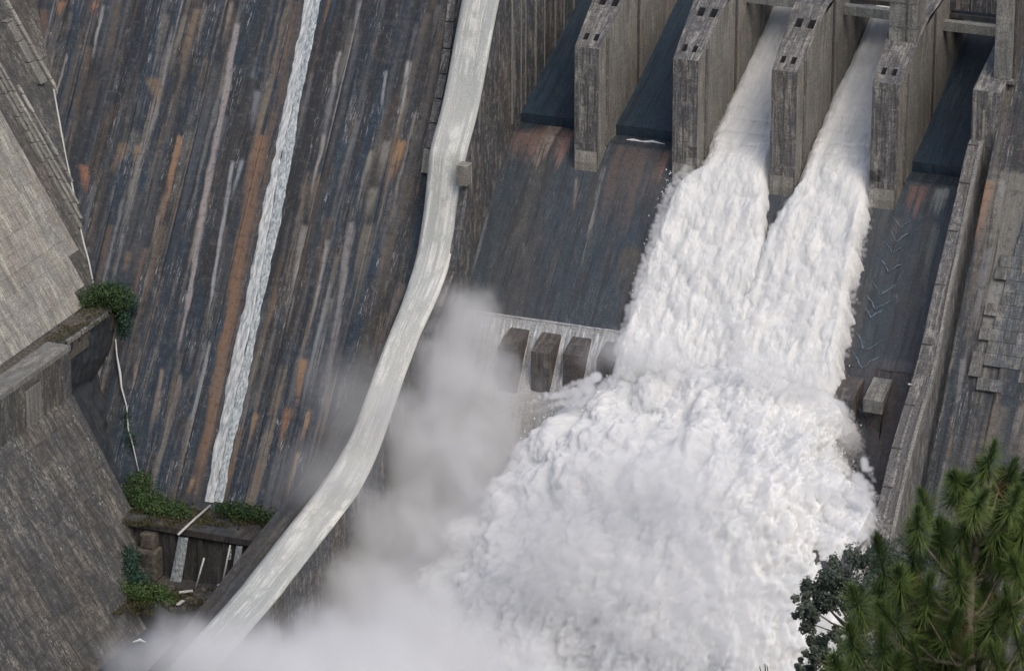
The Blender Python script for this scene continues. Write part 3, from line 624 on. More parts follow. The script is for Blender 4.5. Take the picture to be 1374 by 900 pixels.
# ---------------------------------------------------------------- right dam part
dr2 = empty('right_dam', (100, -10, 0), 'stained dam face of blocks right of the spillway end wall', 'dam')
for i, (a, b, off) in enumerate([(82.5, 90.5, -.2), (90.6, 97, .35), (97.1, 106, .2), (106.1, 120, 0)]):
    dam_strip('monolith', a, b, off, 0, 96, SR, M_right, dr2, i)
box('cap', (82, 13, 90), (120, 40, 96.5), M_bench, dr2, .1)
cl = empty('pilaster', onD(1344, 105, .6), 'pale square pilaster at the top right of the dam', 'pilaster')
a = onD(1345, 105, .8)
box('shaft', (a[0]-1.3, a[1]-.6, a[2]), (a[0]+1.5, a[1]+6, 104), M_cap, cl, .08)
box('groove', (a[0]+1.6, a[1]+.3, a[2]), (a[0]+2.0, a[1]+6, 104), M_tooth, cl, 0)
box('base', (a[0]-1.6, a[1]-.9, a[2]-.7), (a[0]+2.3, a[1]+5, a[2]), M_pier, cl, .08)
# panels of the pale blocks on the right face
PM = {}
def panel_mesh(wd, ht, dp, mat, key):
    if key in PM: return PM[key]
    V = []; c = .04
    for (x, y, z) in [(-wd/2, 0, -ht/2), (wd/2, 0, -ht/2), (wd/2, 0, ht/2), (-wd/2, 0, ht/2)]: V.append((x, y+.3, z))
    for (x, z) in [(-wd/2, -ht/2), (wd/2, -ht/2), (wd/2, ht/2), (-wd/2, ht/2)]: V.append((x, -dp+c, z))
    for (x, z) in [(-wd/2+c, -ht/2+c), (wd/2-c, -ht/2+c), (wd/2-c, ht/2-c), (-wd/2+c, ht/2-c)]: V.append((x, -dp, z))
    F = [(0, 1, 5, 4), (1, 2, 6, 5), (2, 3, 7, 6), (3, 0, 4, 7), (4, 5, 9, 8), (5, 6, 10, 9), (6, 7, 11, 10), (7, 4, 8, 11), (8, 9, 10, 11)]
    me = bpy.data.meshes.new('panel'); me.from_pydata(V, [], F); me.update(); me.materials.append(mat)
    l = me.uv_layers.new(name='UVMap'); idx = np.zeros(len(me.loops), int); me.loops.foreach_get('vertex_index', idx)
    l.data.foreach_set('uv', np.array([(v[0], v[2]) for v in V])[idx].ravel())
    PM[key] = me; return me
def panel(P, ex, ez, wd, ht, dp, mat, parent, key, name='panel'):
    """ex, ez unit vectors in the surface; normal = -(ez x ex) side"""
    me = panel_mesh(wd, ht, dp, mat, key); o = bpy.data.objects.new(name, me)
    ey = np.cross(ez, ex)
    from mathutils import Matrix
    M = Matrix(((ex[0], ey[0], ez[0], 0), (ex[1], ey[1], ez[1], 0), (ex[2], ey[2], ez[2], 0), (0, 0, 0, 1)))
    o.rotation_mode = 'QUATERNION'; o.rotation_quaternion = M.to_quaternion(); o.location = tuple(rel(parent, P)); link(o, parent)
    return o
ezD = np.array([0, DM, 1.]); ezD /= np.linalg.norm(ezD)
M_pan = concrete('pale_block_face', (.125, .122, .115), (.085, .098, .108), (.27, .26, .23), (.17, .13, .1), (.38, .38, .35), .7, .15, .6, lifts=1.1, joints=.5, streak=1.0, per_object=.12, seed=18, world='X', vs=2.2, mott=.75)
for r_ in range(20):
    z = 71.5-r_*1.62
    if z < 43.5: break
    for c_ in range(7):
        xl = np.interp(z, [43, 62, 62.5, 72], [85.6, 87.4, 89.6, 90.2]); x = xl+1+c_*1.98+.12*math.sin(r_*2.1)
        if x > 97.5 or (z < 46.5 and random.random() < .4) or (c_ == 0 and random.random() < .45): continue
        panel(np.array([x, dY(z, .40+.05*random.random()), z]), np.array([1., 0, 0]), ezD, 1.94, 1.62*1.22-.03, .12, M_pan, dr2, 'r%d' % ((r_*3+c_) % 3))
# ---------------------------------------------------------------- left abutment
def abX(Z, off=0): return CA-KA*Z+off
ezA = np.array([-KA, 0, 1.]); ezA /= np.linalg.norm(ezA); exA = np.array([0, 1., 0])
ab = empty('abutment', (-63, -50, 38), 'pale concrete abutment of stacked panels at the upper left', 'abutment')
V = [(abX(38), -130, 38), (abX(38), dY(38)+1, 38), (abX(104), dY(104)+1, 104), (abX(104), -130, 104), (-170, -130, 38), (-170, 10, 38), (-170, 40, 104), (-170, -130, 104)]
solid('core', V, [(0, 1, 2, 3), (4, 7, 6, 5), (3, 2, 6, 7), (0, 4, 5, 1), (0, 3, 7, 4), (1, 5, 6, 2)], M_abut2, ab)
slA = math.hypot(1, KA)
cnt = 0
for r_ in range(17):
    z = 39.4+r_*2.35
    ymax = dY(z)-3.2
    for c_ in range(46):
        y = 18-c_*3.62
        if y > ymax-1.0 or (z > 49.5 and y > -26.2): continue
        q = np.array([abX(z, .0+.03*random.random()), y, z]); v = q-CAM; t = v@CD; px = 687+FPX*(v@CR)/t
        if px < -90: break
        
        panel(q, exA, ezA, 3.60, 2.35*slA-.02, .14, M_abut, ab, 'a%d' % random.randrange(3)); cnt += 1
# steep edge ribs beside the dam contact
for y_, wd_, mt, pr_, za, zb in [(-23.7, .45, M_cap, .55, 48, 104), (-22.3, .4, M_cap, .5, 49, 104), (-20.9, .32, M_abut, .45, 51, 80), (-18.9, .3, M_abut, .3, 54, 70), (-12.4, 1.1, M_cap, .8, 68.5, 79), (-9.6, .5, M_abut, .5, 66, 90)]:
    z0 = za
    while z0 < zb:
        z1 = min(zb, z0+1.8+random.random()*2.2); V = []
        for z in (z0, z1-.18):
            p_ = pr_+.12*random.random()
            V += [(abX(z)+p_, y_-wd_, z), (abX(z)+p_, y_+wd_, z), (abX(z)-.6, y_+wd_, z), (abX(z)-.6, y_-wd_, z)]
        solid('kerb', V, [(0, 1, 5, 4), (1, 2, 6, 5), (3, 0, 4, 7), (4, 5, 6, 7), (0, 3, 2, 1)], mt, ab, .05); z0 = z1
# thin white pipe down the contact line
pts = [onD(x, y, .5) for x, y in [(72, 120), (80, 165), (88, 210), (97, 250), (104, 290), (112, 325), (119, 350), (125, 380)]]
tag(tube('drain_pipe', pts, .16, M_dirty), 'thin white pipe curving down the joint between abutment and dam', 'pipe')
# bench with parapet block
bn = empty('bench', (-58, -50, 38), 'concrete bench and block jutting out below the pale abutment', 'bench')
ox = -55.9
prismX('slab', [(-150, 34.5), (-150, 38.0), (dY(38)+1, 38.0), (dY(38)+1, 34.5)], -66, ox-2.0, M_rock, bn, .05)
box('parapet', (-60.2, -140, 37.6), (ox, -51.3, 38.6), M_cap, bn, .12)
box('block', (-64, -140, 20), (ox-.1, -51.3, 37.62), M_abut2, bn, .1)
box('kerb', (-59, -51.2, 37.2), (-57.9, dY(38)-1, 38.15), M_bench, bn, .08)
for k in range(6): box('kerb_stone', (-58.1+.05*k, -49+k*2.4, 37.5), (-57.5, -47.3+k*2.4+.3, 38.3), M_cap, bn, .1)
for k in range(4): box('pale_panel', (ox-.12, -66.8+k*1.3, 29.6+.2*k), (ox+.06, -65.7+k*1.3, 36.2), M_cap, bn, .05)
# recess wall: steep dark face in the corner
def plane_grid(name, z0, z1, y0f, y1f, xf, mat, parent, rough_=.15, seed=0):
    zs = np.arange(z1, z0, -.4); m = 60; P = np.zeros((len(zs), m, 3)); UV = np.zeros((len(zs), m, 2))
    for i, z in enumerate(zs):
        ys = np.linspace(y0f(z), y1f(z), m); P[i, :, 1] = ys; P[i, :, 2] = z; P[i, :, 0] = xf(z); UV[i] = np.stack([ys, np.full(m, z*slA)], -1)
    P[..., 0] += rough_*fbm(P*.35, 5, seed)
    return grid(name, P, mat, parent, uv=UV, flip=True)
A2X = lambda z: -55.9+(30-z)*KA*1.05 if z < 30 else -55.9
lo = empty('lower_abutment', (-45, -60, 5), 'dark weathered sloping wall of panels at the lower left', 'abutment')
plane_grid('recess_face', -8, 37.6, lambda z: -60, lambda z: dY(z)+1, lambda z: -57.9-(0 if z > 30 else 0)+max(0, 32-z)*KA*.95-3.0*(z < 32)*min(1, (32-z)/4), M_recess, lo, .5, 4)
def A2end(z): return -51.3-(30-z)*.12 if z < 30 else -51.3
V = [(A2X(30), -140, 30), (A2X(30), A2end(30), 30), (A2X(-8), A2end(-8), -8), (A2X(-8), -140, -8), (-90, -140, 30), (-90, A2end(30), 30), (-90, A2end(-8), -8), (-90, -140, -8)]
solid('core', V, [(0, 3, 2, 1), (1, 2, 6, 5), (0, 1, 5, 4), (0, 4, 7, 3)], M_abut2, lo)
ezB = np.array([-KA*1.05, 0, 1.]); ezB /= np.linalg.norm(ezB); slB = math.hypot(1, KA*1.05)
for r_ in range(17):
    z = 28.6-r_*2.5
    for c_ in range(30):
        y = -40-c_*3.7
        if y > A2end(z)-1.9: continue
        q = np.array([A2X(z)+.04*random.random()+(0.0), y, z]); v = q-CAM; t = v@CD; px = 687+FPX*(v@CR)/t
        if px < -90: break
        if random.random() < .05: continue
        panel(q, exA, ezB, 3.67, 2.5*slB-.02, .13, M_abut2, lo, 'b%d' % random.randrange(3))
# ---------------------------------------------------------------- toe benches bottom left
bz = 12.3
be = empty('toe_bench', (-32, -55, 0), 'stepped concrete bench below the foot of the dam with vegetation', 'bench')
prismX('terrace', [(dY(bz)+2, bz-.4), (-56.2, bz-.4), (-56.4, bz-1.0), (-56.4, 2.8), (dY(bz)+2, 2.8)], -50, -12, M_bench, be, .1)
prismX('lip', [(-54.5, bz-.35), (-54.5, bz+.05), (-57.2, bz+.05), (-57.2, bz-1.1), (-56.5, bz-1.2)], -44.5, -12.1, M_bench, be, .06)
for k, x in enumerate([-43.4, -39.6, -35.9, -31.0, -26.5, -22.0, -18.5]): prismX('buttress', [(-56.3, 2.8), (-57.0, 2.8), (-56.7, bz-1.3), (-56.3, bz-1.3)], x-.45, x+.45, M_bench, be, .05)
prismX('lower_terrace', [(-56.3, 3.1), (-66.5, 3.1), (-66.8, 2.2), (-66.9, -6), (-56.3, -6)], -50, -12, M_bench, be, .1)
box('outcrop', (-41.5, -59.4, 3), (-37.8, -56.3, 8.4), M_rock, be, .5); box('outcrop', (-41, -58.6, 8.2), (-38.4, -56.2, 10.9), M_rock, be, .4)
def stream(name, px, wd, yz, mat, label, parent=None):
    pts = [onY(x, y, yz) for x, y in px]; n_ = 30; P = np.zeros((n_, 6, 3))
    for i in range(n_):
        t = i/(n_-1)*(len(pts)-1); k = min(int(t), len(pts)-2); q = pts[k]+(pts[k+1]-pts[k])*(t-k)
        for j in range(6): P[i, j] = q+np.array([(j/5-.5)*wd*(1+.2*i/n_), -.1*math.sin(j/5*math.pi)*2+.1*random.random(), 0])
    o = grid(name, P, mat, parent, smooth=True)
    if parent is None: tag(o, label, 'waterfall')
    return o
stream('small_waterfall', [(246, 720), (241, 750), (235, 782)], 1.7, -57.6, M_trickle, 'small white waterfall dropping from the bench lip')
stream('small_waterfall', [(321, 732), (317, 760), (314, 785)], 1.1, -57.5, M_trickle, 'faint grey trickle falling beside the leaning pole')
stream('seep', [(309, 736), (308, 750)], .4, -57.4, M_trickle, 'short dark seep at the top of the wall under the bench')
a, b = onD(282, 678, .6), onZ(239, 717, bz+.3)
tag(tube('drain_pipe', [a, (a+b)/2+(0, 0, .1), b], .2, M_dirty), 'straight pale pipe crossing the green bench from the trickle foot', 'pipe')
for k, (x0, y0, x1, y1, Y, lab) in enumerate([(274, 748, 262, 790, -58.5, 'leaning white pole left of two on the debris bench'), (309, 731, 297, 788, -58, 'tall leaning pole standing right of the white waterfall')]):
    tag(tube('pole', [onY(x0, y0, Y), onY(x1, y1, Y-1.5)], .15, M_dirty), lab, 'pole')
for k, (x0, y0, x1, y1, lab) in enumerate([(240, 795, 259, 793, 'flat white plank lying by the foot of the leaning pole'), (238, 812, 246, 806, 'short pale plank stump tilted at the bench edge'), (292, 786, 312, 781, 'grey plank lying by the tall leaning pole')]):
    p, q = onZ(x0, y0, 3.5), onZ(x1, y1, 3.6); dd = (q-p)/np.linalg.norm(q-p); s = np.cross(dd, [0, 0, 1])*.3
    V = [p+s, p-s, q-s, q+s]; V = V+[v+np.array([0, 0, .2]) for v in V]
    tag(solid('plank', V, BF, M_dirty, None, .03), lab, 'plank')
RV, RF = [], []
for k in range(70):
    x, y = 222+random.random()*98, 786+random.random()*32; p = onZ(x, y, 3.2); r0 = .18+.6*random.random()**2; b0 = len(RV)
    V = [p+np.array([r0*math.cos(t)*(.7+.5*random.random()), r0*math.sin(t)*(.7+.5*random.random()), 0]) for t in np.linspace(0, 5.4, 6)]
    V += [p+(v-p)*.6+np.array([0, 0, r0*(.5+.4*random.random())]) for v in V[:6]]
    RV += V; RF += [tuple(b0+q for q in f) for f in [(i, (i+1) % 6, 6+(i+1) % 6, 6+i) for i in range(6)]+[(6, 7, 8, 9, 10, 11)]]
tag(mesh('rubble', RV, RF, M_rock), 'grey brown rubble strewn over the lower terrace', 'rubble', None, 'stuff')
tag(tube('foam_fleck', [onZ(160, 862, -1), onZ(167, 856, -1), onZ(172, 858, -1)], [.2, .5, .15], M_drop), 'white foam fleck on dark water at the corner', 'foam')
tag(tube('foam_fleck', [onZ(178, 861, -1), onZ(188, 858, -1), onZ(195, 861, -1)], [.1, .3, .1], M_drop), 'long thin foam line beside the round fleck in the dark corner', 'foam')
# rivulet in the recess corner
pts = [onD(x, y, .8) for x, y in [(155, 455), (157, 478), (161, 500), (163, 520), (170, 545), (172, 575), (179, 600), (186, 632)]]
tag(tube('rivulet', pts, [.12, .14, .22, .16, .12, .12, .1, .08], M_dirty), 'thin white rivulet trickling down the dark corner below the shrub', 'rivulet')

# ---------------------------------------------------------------- falling water
STREAMS = []
def fall_stream(name, edgeL, edgeR, label, seed, flatright=False):
    ys = np.concatenate([np.arange(46, 26, -.3), np.arange(26, -29.0, -.125)]); m = 170
    P = np.zeros((len(ys), m, 3)); u = np.linspace(0, 1, m)
    for i, y in enumerate(ys):
        xl = np.interp(-y, [-p[0] for p in edgeL], [p[1] for p in edgeL]); xr = np.interp(-y, [-p[0] for p in edgeR], [p[1] for p in edgeR])
        P[i, :, 0] = xl+(xr-xl)*u; P[i, :, 1] = y
    X, Y = P[..., 0], P[..., 1]; U = np.broadcast_to(u, X.shape)
    def fz(y): return np.where(y > -19.65, floorZ(np.maximum(y, -19.65)), 41.55+(y+19.65)*.9)
    fl = sum(fz(Y+o_)*w_ for o_, w_ in ((-5, .12), (-2.5, .22), (0, .32), (2.5, .22), (5, .12)))
    t = np.interp(-Y, [-30, -8, -3, 2, 8, 14, 20, 24, 29], [1.8, 2.2, 2.9, 3.5, 3.8, 3.8, 4.0, 4.5, 3])
    edge = np.clip(np.minimum(U, 1-U)*(X[:, -1:]-X[:, :1])/2.0, 0, 1); edge = np.sqrt(1-(1-edge)**2)
    base = fl-.3+t*(edge*.8+.2*edge**4)+.1
    amp = np.interp(-Y, [-46, -26, -8, 0, 10, 20, 24], [.32, .42, .5, .6, .8, .95, 1.0])
    Q = np.stack([X*.26, Y*.15, base*.15], -1)
    d1 = billow(Q+seed, 6, seed, .52); d2 = fbm(np.stack([X*.8, Y*.1, base*.1], -1)+seed, 5, seed+9, .58)
    disp = amp*(.6*d1+.25*d2)*np.clip(edge*3, 0, 1)
    nrm = np.array([0, -.62, .78])
    Pn = np.stack([X, Y, base], -1)+nrm*disp[..., None]
    jit = fbm(np.stack([Y*1.1, X*0+seed, U*2], -1), 5, seed+3, .6)*np.interp(-Y, [-30, -4, 4, 20], [.05, .15, .6, .85])[:, ]*(1-edge)
    Pn[..., 0] += jit
    STREAMS.append(Pn)
    o = grid(name, Pn, M_fall, smooth=True, flip=False); tag(o, label, 'waterfall', 'white streams pouring from the open bays', 'structure')
    return o
fall_stream('falling_water', [(46, 32.5), (3, 32.5), (.5, 32.3), (-.6, 30.6), (-2.5, 29.2), (-6, 28.4), (-12, 28.0), (-24, 27.4)], [(46, 44.5), (.3, 44.6), (-1, 45.2), (-5, 46.4), (-10, 47.8), (-24, 49)],
            'white stream of falling water left of the central pier', 3)
fall_stream('falling_water', [(46, 49.7), (.3, 49.2), (-1, 48.3), (-5, 47.0), (-10, 45.6), (-24, 44.5)], [(46, 61.3), (1, 61.4), (-.8, 61.9), (-4, 62.3), (-12, 63.1), (-24, 65)],
            'white stream of falling water right of the central pier', 8)
# exploding foam below the lip
SEC = [(-15.5, (852, 410), (1132, 452), 1.0), (-20, (848, 448), (1128, 488), 4.2), (-25, (832, 482), (1124, 518), 6.0), (-30, (785, 512), (1122, 545), 7.2), (-37, (738, 556), (1136, 590), 8), (-45, (672, 612), (1156, 632), 10.5), (-52, (606, 672), (1166, 682), 12.5),
       (-58, (545, 745), (1166, 742), 14), (-63, (492, 815), (1130, 815), 15), (-67, (505, 890), (1105, 895), 16), (-70, (550, 1000), (1085, 1000), 17), (-72, (540, 1130), (1090, 1130), 18), (-74, (530, 1260), (1100, 1260), 19)]
rows = []
for (y, l, r_, th) in SEC: a, b = onY(*l, y), onY(*r_, y); rows.append(np.concatenate([a, b, [th]]))
rows = catm(rows, 34); ns = len(rows); m = 560
th = np.linspace(0, 2*math.pi, m, endpoint=False)
# squeeze samples to the camera side (theta 0..pi)
th = np.concatenate([np.linspace(-.35, math.pi+.35, m-40, endpoint=False), np.linspace(math.pi+.35, 2*math.pi-.35, 40, endpoint=False)])
P = np.zeros((ns, m, 3)); N = np.zeros((ns, m, 3))
for i in range(ns):
    a, b, t = rows[i, :3], rows[i, 3:6], rows[i, 6]; c = (a+b)/2; k0, k1 = max(i-3, 0), min(i+3, ns-1)
    fl = (rows[k1, :3]+rows[k1, 3:6]-rows[k0, :3]-rows[k0, 3:6])/2; ex = (b-a)/2; exn = ex/np.linalg.norm(ex)
    nn = np.cross(fl, exn); nn /= np.linalg.norm(nn)
    if nn@CD > 0: nn = -nn
    cs, sn = np.cos(th), np.sin(th)
    P[i] = c+ex*(np.sign(cs)*np.abs(cs)**.8)[:, None]+nn*(t*np.sign(sn)*np.abs(sn)**.8)[:, None]-nn*t*.75
    nv = exn*cs[:, None]+nn*sn[:, None]; N[i] = nv/np.linalg.norm(nv, axis=1)[:, None]
s_ = np.linspace(0, 1, ns)[:, None]
flow = np.array([0, .5, .8]); 
Q = P.copy(); d0 = fbm(Q*.055, 3, 60); d1 = billow(Q*np.array([.17, .10, .085]), 6, 61, .52); d2 = fbm(Q*.5, 4, 71, .6)
A = np.interp(s_[:, 0], [0, .12, .3, .6, 1], [.5, 1.0, 2.0, 2.7, 3.0])[:, None]
disp = A*(.95*d0+.55*d1+.2*d2)
P = P+N*disp[..., None]
# pointed tongues thrown sideways and down at the edges
edge = np.abs(np.cos(th))[None, :]**6
spk = np.clip(vnoise(np.stack([P[..., 2]*.55, P[..., 1]*.2, P[..., 0]*.05], -1), 80), 0, 1)**1.5
P += (N*(spk*edge*A*1.3)[..., None])+np.array([0, 0, -1.0])*(spk*edge*A*.7)[..., None]
wz = np.interp(-P[..., 1], [2, 9, 21, 33, 51, 70], [74, 68, 55, 39.4, 29.6, 24]); P[..., 0] = np.where(P[..., 2] < wz+.6, np.minimum(P[..., 0], 77.9), P[..., 0])
o = grid('splash', P, M_blast, smooth=True, closeu=True); tag(o, 'billowing mass of white foam exploding below the spillway lip', 'splash', None, 'structure')
# spray drops along the edges
def octa(c, r, V, F, st):
    b = len(V); 
    for d in ((1, 0, 0), (-1, 0, 0), (0, 1, 0), (0, -1, 0), (0, 0, 1), (0, 0, -1)): V.append((c[0]+d[0]*r*(.7+.6*random.random()), c[1]+d[1]*r, c[2]+d[2]*r*st))
    for f in ((0, 2, 4), (2, 1, 4), (1, 3, 4), (3, 0, 4), (2, 0, 5), (1, 2, 5), (3, 1, 5), (0, 3, 5)): F.append(tuple(b+i for i in f))
V, F = [], []
for k in range(9000):
    i = int(ns*.05+random.random()**.8*ns*.72); j = random.choice([random.randrange(m), 45+int(random.gauss(0, 30)) % m, m-85+int(random.gauss(0, 30))]) % m
    q = P[i, j]+N[i, j]*abs(random.gauss(0, .9))*(.5+i/ns)+np.array([random.gauss(0, .3), 0, random.gauss(0, .4)-.3])
    octa(q, .04+.11*random.random()**3, V, F, 1+1.3*random.random())
for k in range(300):
    y = 2-random.random()*22; q = np.array([(28.2 if random.random() < .75 else 63)+random.gauss(0, .5), y, floorZ(y)+1.0+random.random()*3.0])
    if q[0] > 50 and y > -12: continue
    if y > -1: continue
    octa(q, .04+.08*random.random()**2, V, F, 1.8)
tag(mesh('spray', V, F, M_drop), 'white spray drops flying off the edges of the falling water', 'spray', None, 'stuff')

# puffs and trails of atomised water torn off the surface
def puffs():
    pts, rad = [], []; rg = np.random.default_rng(21)
    a = vnoise(P*.16, 31)+.6*vnoise(P*.42, 32)
    cand = np.argwhere((a > .12)[int(ns*.04):int(ns*.78), :m-40]); cand[:, 0] += int(ns*.04)
    for k in range(5200):
        i, j = cand[rg.integers(len(cand))]
        if rg.random() < .45: j = rg.choice([int(abs(rg.normal(0, 26)))+24, m-64-int(abs(rg.normal(0, 26)))])
        q = P[i, j]; nv = N[i, j]; sc_ = .5+.9*i/ns; L = rg.integers(3, 8); r0 = sc_*rg.uniform(.3, .95)
        if rg.random() < .35: L = rg.integers(8, 15); r0 = rg.uniform(.3, .5)
        dr_ = nv*rg.uniform(.15, .7)+np.array([rg.normal(0, .15), -.25, -.6])
        for t in range(L):
            pts.append(q+nv*r0*.25+dr_*t*.6*sc_+rg.normal(0, .12, 3)); rad.append(max(.28, r0*(1-t/(L+1))))
    for k in range(900):
        y = 1-rg.random()*21; lft = rg.random() < .6
        x = np.interp(-y, [-1, 2.5, 6, 24], [32, 29.2, 28.4, 27.8]) if lft else np.interp(-y, [-1, 4, 12, 24], [61.8, 62.4, 63.1, 65])
        pts.append(np.array([x+rg.normal(0, .35), y, floorZ(y)+rg.uniform(.5, 3.4)])); rad.append(rg.uniform(.25, .55)*(1 if lft else .7))
    for S_ in STREAMS:
        n0, m0 = S_.shape[:2]; a_ = vnoise(S_*np.array([.5, .22, .22]), 77)
        for k in range(2600):
            i = int(n0*(1-.92*rg.random()**1.2))-1; j = rg.integers(3, m0-3)
            if a_[i, j] < .05: continue
            f = np.interp(S_[i, j, 1], [-25, 0, 14, 30], [1.0, .7, .5, .4]); L = rg.integers(2, 5); r0 = f*rg.uniform(.3, .75)
            for t in range(L):
                pts.append(S_[i, j]+np.array([rg.normal(0, .06), -.62*r0*.3-.45*t*f, .78*r0*.3-.45*t*f])); rad.append(max(.26, r0*(1-t/(L+1))))
    for (x0_, y0_, x1_, y1_, r_) in [(790, 520, 694, 543, .9), (775, 535, 712, 552, .7), (800, 505, 740, 528, .8), (1128, 540, 1146, 560, .5), (1150, 640, 1182, 668, .8), (1150, 660, 1181, 690, .8), (1140, 690, 1168, 716, .8), (1160, 620, 1174, 645, .6)]:
        for t in np.linspace(0, 1, 26):
            q = onY(x0_+(x1_-x0_)*t, y0_+(y1_-y0_)*t+2*math.sin(t*9), -37 if x0_ < 900 else -50); pts.append(q+rg.normal(0, .18, 3)); rad.append(max(.27, r_*(1.15-t)))
    me = bpy.data.meshes.new('spray_puffs'); me.vertices.add(len(pts)); me.vertices.foreach_set('co', np.array(pts).ravel())
    at = me.attributes.new('rad', 'FLOAT', 'POINT'); at.data.foreach_set('value', np.array(rad))
    o = bpy.data.objects.new('spray_puffs', me); link(o)
    g = bpy.data.node_groups.new('puff_grid', 'GeometryNodeTree'); g.interface.new_socket('Geometry', in_out='INPUT', socket_type='NodeSocketGeometry'); g.interface.new_socket('Geometry', in_out='OUTPUT', socket_type='NodeSocketGeometry')
    N_ = g.nodes.new; L_ = g.links.new
    gi, go, mp_, pv_, sm, na = N_('NodeGroupInput'), N_('NodeGroupOutput'), N_('GeometryNodeMeshToPoints'), N_('GeometryNodePointsToVolume'), N_('GeometryNodeSetMaterial'), N_('GeometryNodeInputNamedAttribute')
    na.data_type = 'FLOAT'; na.inputs[0].default_value = 'rad'; ro = [q for q in na.outputs if q.enabled][0]
    L_(gi.outputs[0], mp_.inputs['Mesh']); L_(ro, mp_.inputs['Radius']); L_(mp_.outputs[0], pv_.inputs['Points']); L_(ro, pv_.inputs['Radius'])
    pv_.resolution_mode = 'VOXEL_SIZE'; pv_.inputs['Voxel Size'].default_value = .24; pv_.inputs['Density'].default_value = 1.0
    mm = NB('atomised_water'); mm.t.nodes.remove(mm.p); pv = mm.n('ShaderNodeVolumePrincipled'); pv.inputs['Color'].default_value = (.99, .99, .99, 1); pv.inputs['Density'].default_value = 1.3
    mm.l(pv.outputs[0], mm.t.nodes['Material Output'].inputs['Volume']); mm.m.cycles.volume_step_rate = 2.0
    sm.inputs['Material'].default_value = mm.m; L_(pv_.outputs[0], sm.inputs[0]); L_(sm.outputs[0], go.inputs[0])
    md = o.modifiers.new('puffs', 'NODES'); md.node_group = g; me.materials.append(mm.m)
    tag(o, 'ragged white puffs of spray torn off the exploding foam', 'spray', None, 'stuff')
puffs()

# ---------------------------------------------------------------- mist
def mist(name, blobs, dens, label, nsc=.09, seed=0, k=1.1, vox=.6, col=.97, det=5, lo_=.12, hi_=.6, rate=2.0):
    """vapour as a voxel grid: soft centres (point, radii) joined and torn by noise"""
    B = [(np.array(c), np.array(r, float)) for c, r in blobs]
    lo3 = np.min([c-r*1.25 for c, r in B], 0); hi3 = np.max([c+r*1.25 for c, r in B], 0)
    me = bpy.data.meshes.new(name); o = bpy.data.objects.new(name, me); link(o)
    g = bpy.data.node_groups.new(name+'_grid', 'GeometryNodeTree'); g.interface.new_socket('Geometry', in_out='OUTPUT', socket_type='NodeSocketGeometry')
    b = NB.__new__(NB); b.t = g
    pos = b.n('GeometryNodeInputPosition').outputs[0]; tot = None
    def vm(op, a, v):
        q = b.n('ShaderNodeVectorMath', operation=op); b.l(a, q.inputs[0]); q.inputs[1].default_value = v; return q.outputs[0]
    for c, r in B:
        ln = b.n('ShaderNodeVectorMath', operation='LENGTH'); b.l(vm('MULTIPLY', vm('SUBTRACT', pos, tuple(c)), tuple(1/r)), ln.inputs[0]); g_ = b.mr(ln.outputs['Value'], .15, 1.2, 1, 0)
        tot = g_ if tot is None else b.math('MAXIMUM', b.math('ADD', b.math('MULTIPLY', tot, .6), b.math('MULTIPLY', g_, .6)), b.math('MAXIMUM', tot, g_))
    nq = b.n('ShaderNodeTexNoise'); b.l(vm('ADD', vm('MULTIPLY', pos, (1, 1, .75)), (seed*7., seed*3., 0)), nq.inputs['Vector']); nq.inputs['Scale'].default_value = nsc
    nq.inputs['Detail'].default_value = det; nq.inputs['Roughness'].default_value = .62; nq.inputs['Distortion'].default_value = .5
    den = b.mr(b.math('ADD', tot, b.math('MULTIPLY', b.math('SUBTRACT', nq.outputs[0], .55), 2*k)), lo_, hi_)
    den = b.math('MULTIPLY', den, b.mr(tot, .0, .15)); den = b.math('MULTIPLY', den, dens)
    vc = b.n('GeometryNodeVolumeCube'); b.l(den, vc.inputs['Density']); vc.inputs['Min'].default_value = tuple(lo3); vc.inputs['Max'].default_value = tuple(hi3)
    for ax, q in zip('XYZ', (hi3-lo3)/vox): vc.inputs['Resolution '+ax].default_value = int(q)
    sm = b.n('GeometryNodeSetMaterial'); go = b.n('NodeGroupOutput'); b.l(vc.outputs[0], sm.inputs[0]); b.l(sm.outputs[0], go.inputs[0])
    m = NB(name+'_vapour'); m.t.nodes.remove(m.p); pv = m.n('ShaderNodeVolumePrincipled'); pv.inputs['Color'].default_value = (col, col, col, 1)
    pv.inputs['Density'].default_value = 1.0; m.l(pv.outputs[0], m.t.nodes['Material Output'].inputs['Volume']); m.m.cycles.volume_step_rate = rate
    sm.inputs['Material'].default_value = m.m; md = o.modifiers.new('vapour', 'NODES'); md.node_group = g; me.materials.append(m.m)
    tag(o, label, 'mist', None, 'stuff'); return o
mist('mist', [(onY(585, 500, -34), (9, 8, 11)), (onY(550, 600, -46), (10, 8, 12)), (onY(480, 720, -60), (12, 9, 10)), (onY(622, 450, -28), (10, 8, 11)), (onY(622, 540, -36), (14, 9, 14)), (onY(600, 640, -44), (17, 11, 15)), (onY(570, 740, -54), (19, 11, 14)), (onY(480, 810, -70), (20, 11, 11)), (onY(660, 620, -38), (10, 9, 13))],
     .22, 'grey mist plume rising between the dividing wall and the splash', .17, 1, 1.0, .6, .955, 7, .0, 1.0)
mist('mist', [(onY(330, 905, -119), (24, 12, 9)), (onY(470, 905, -108), (22, 12, 11)), (onY(600, 900, -92), (24, 12, 15)), (onY(700, 975, -92), (26, 12, 13)), (onY(880, 1000, -94), (28, 12, 13)), (onY(1040, 1000, -94), (20, 12, 12)), (onY(235, 905, -108), (15, 10, 6))],
     .19, 'thick pale mist along the bottom covering the foot of the wall and the splash', .15, 3, .9, .7, .99, 7, .0, 1.0)
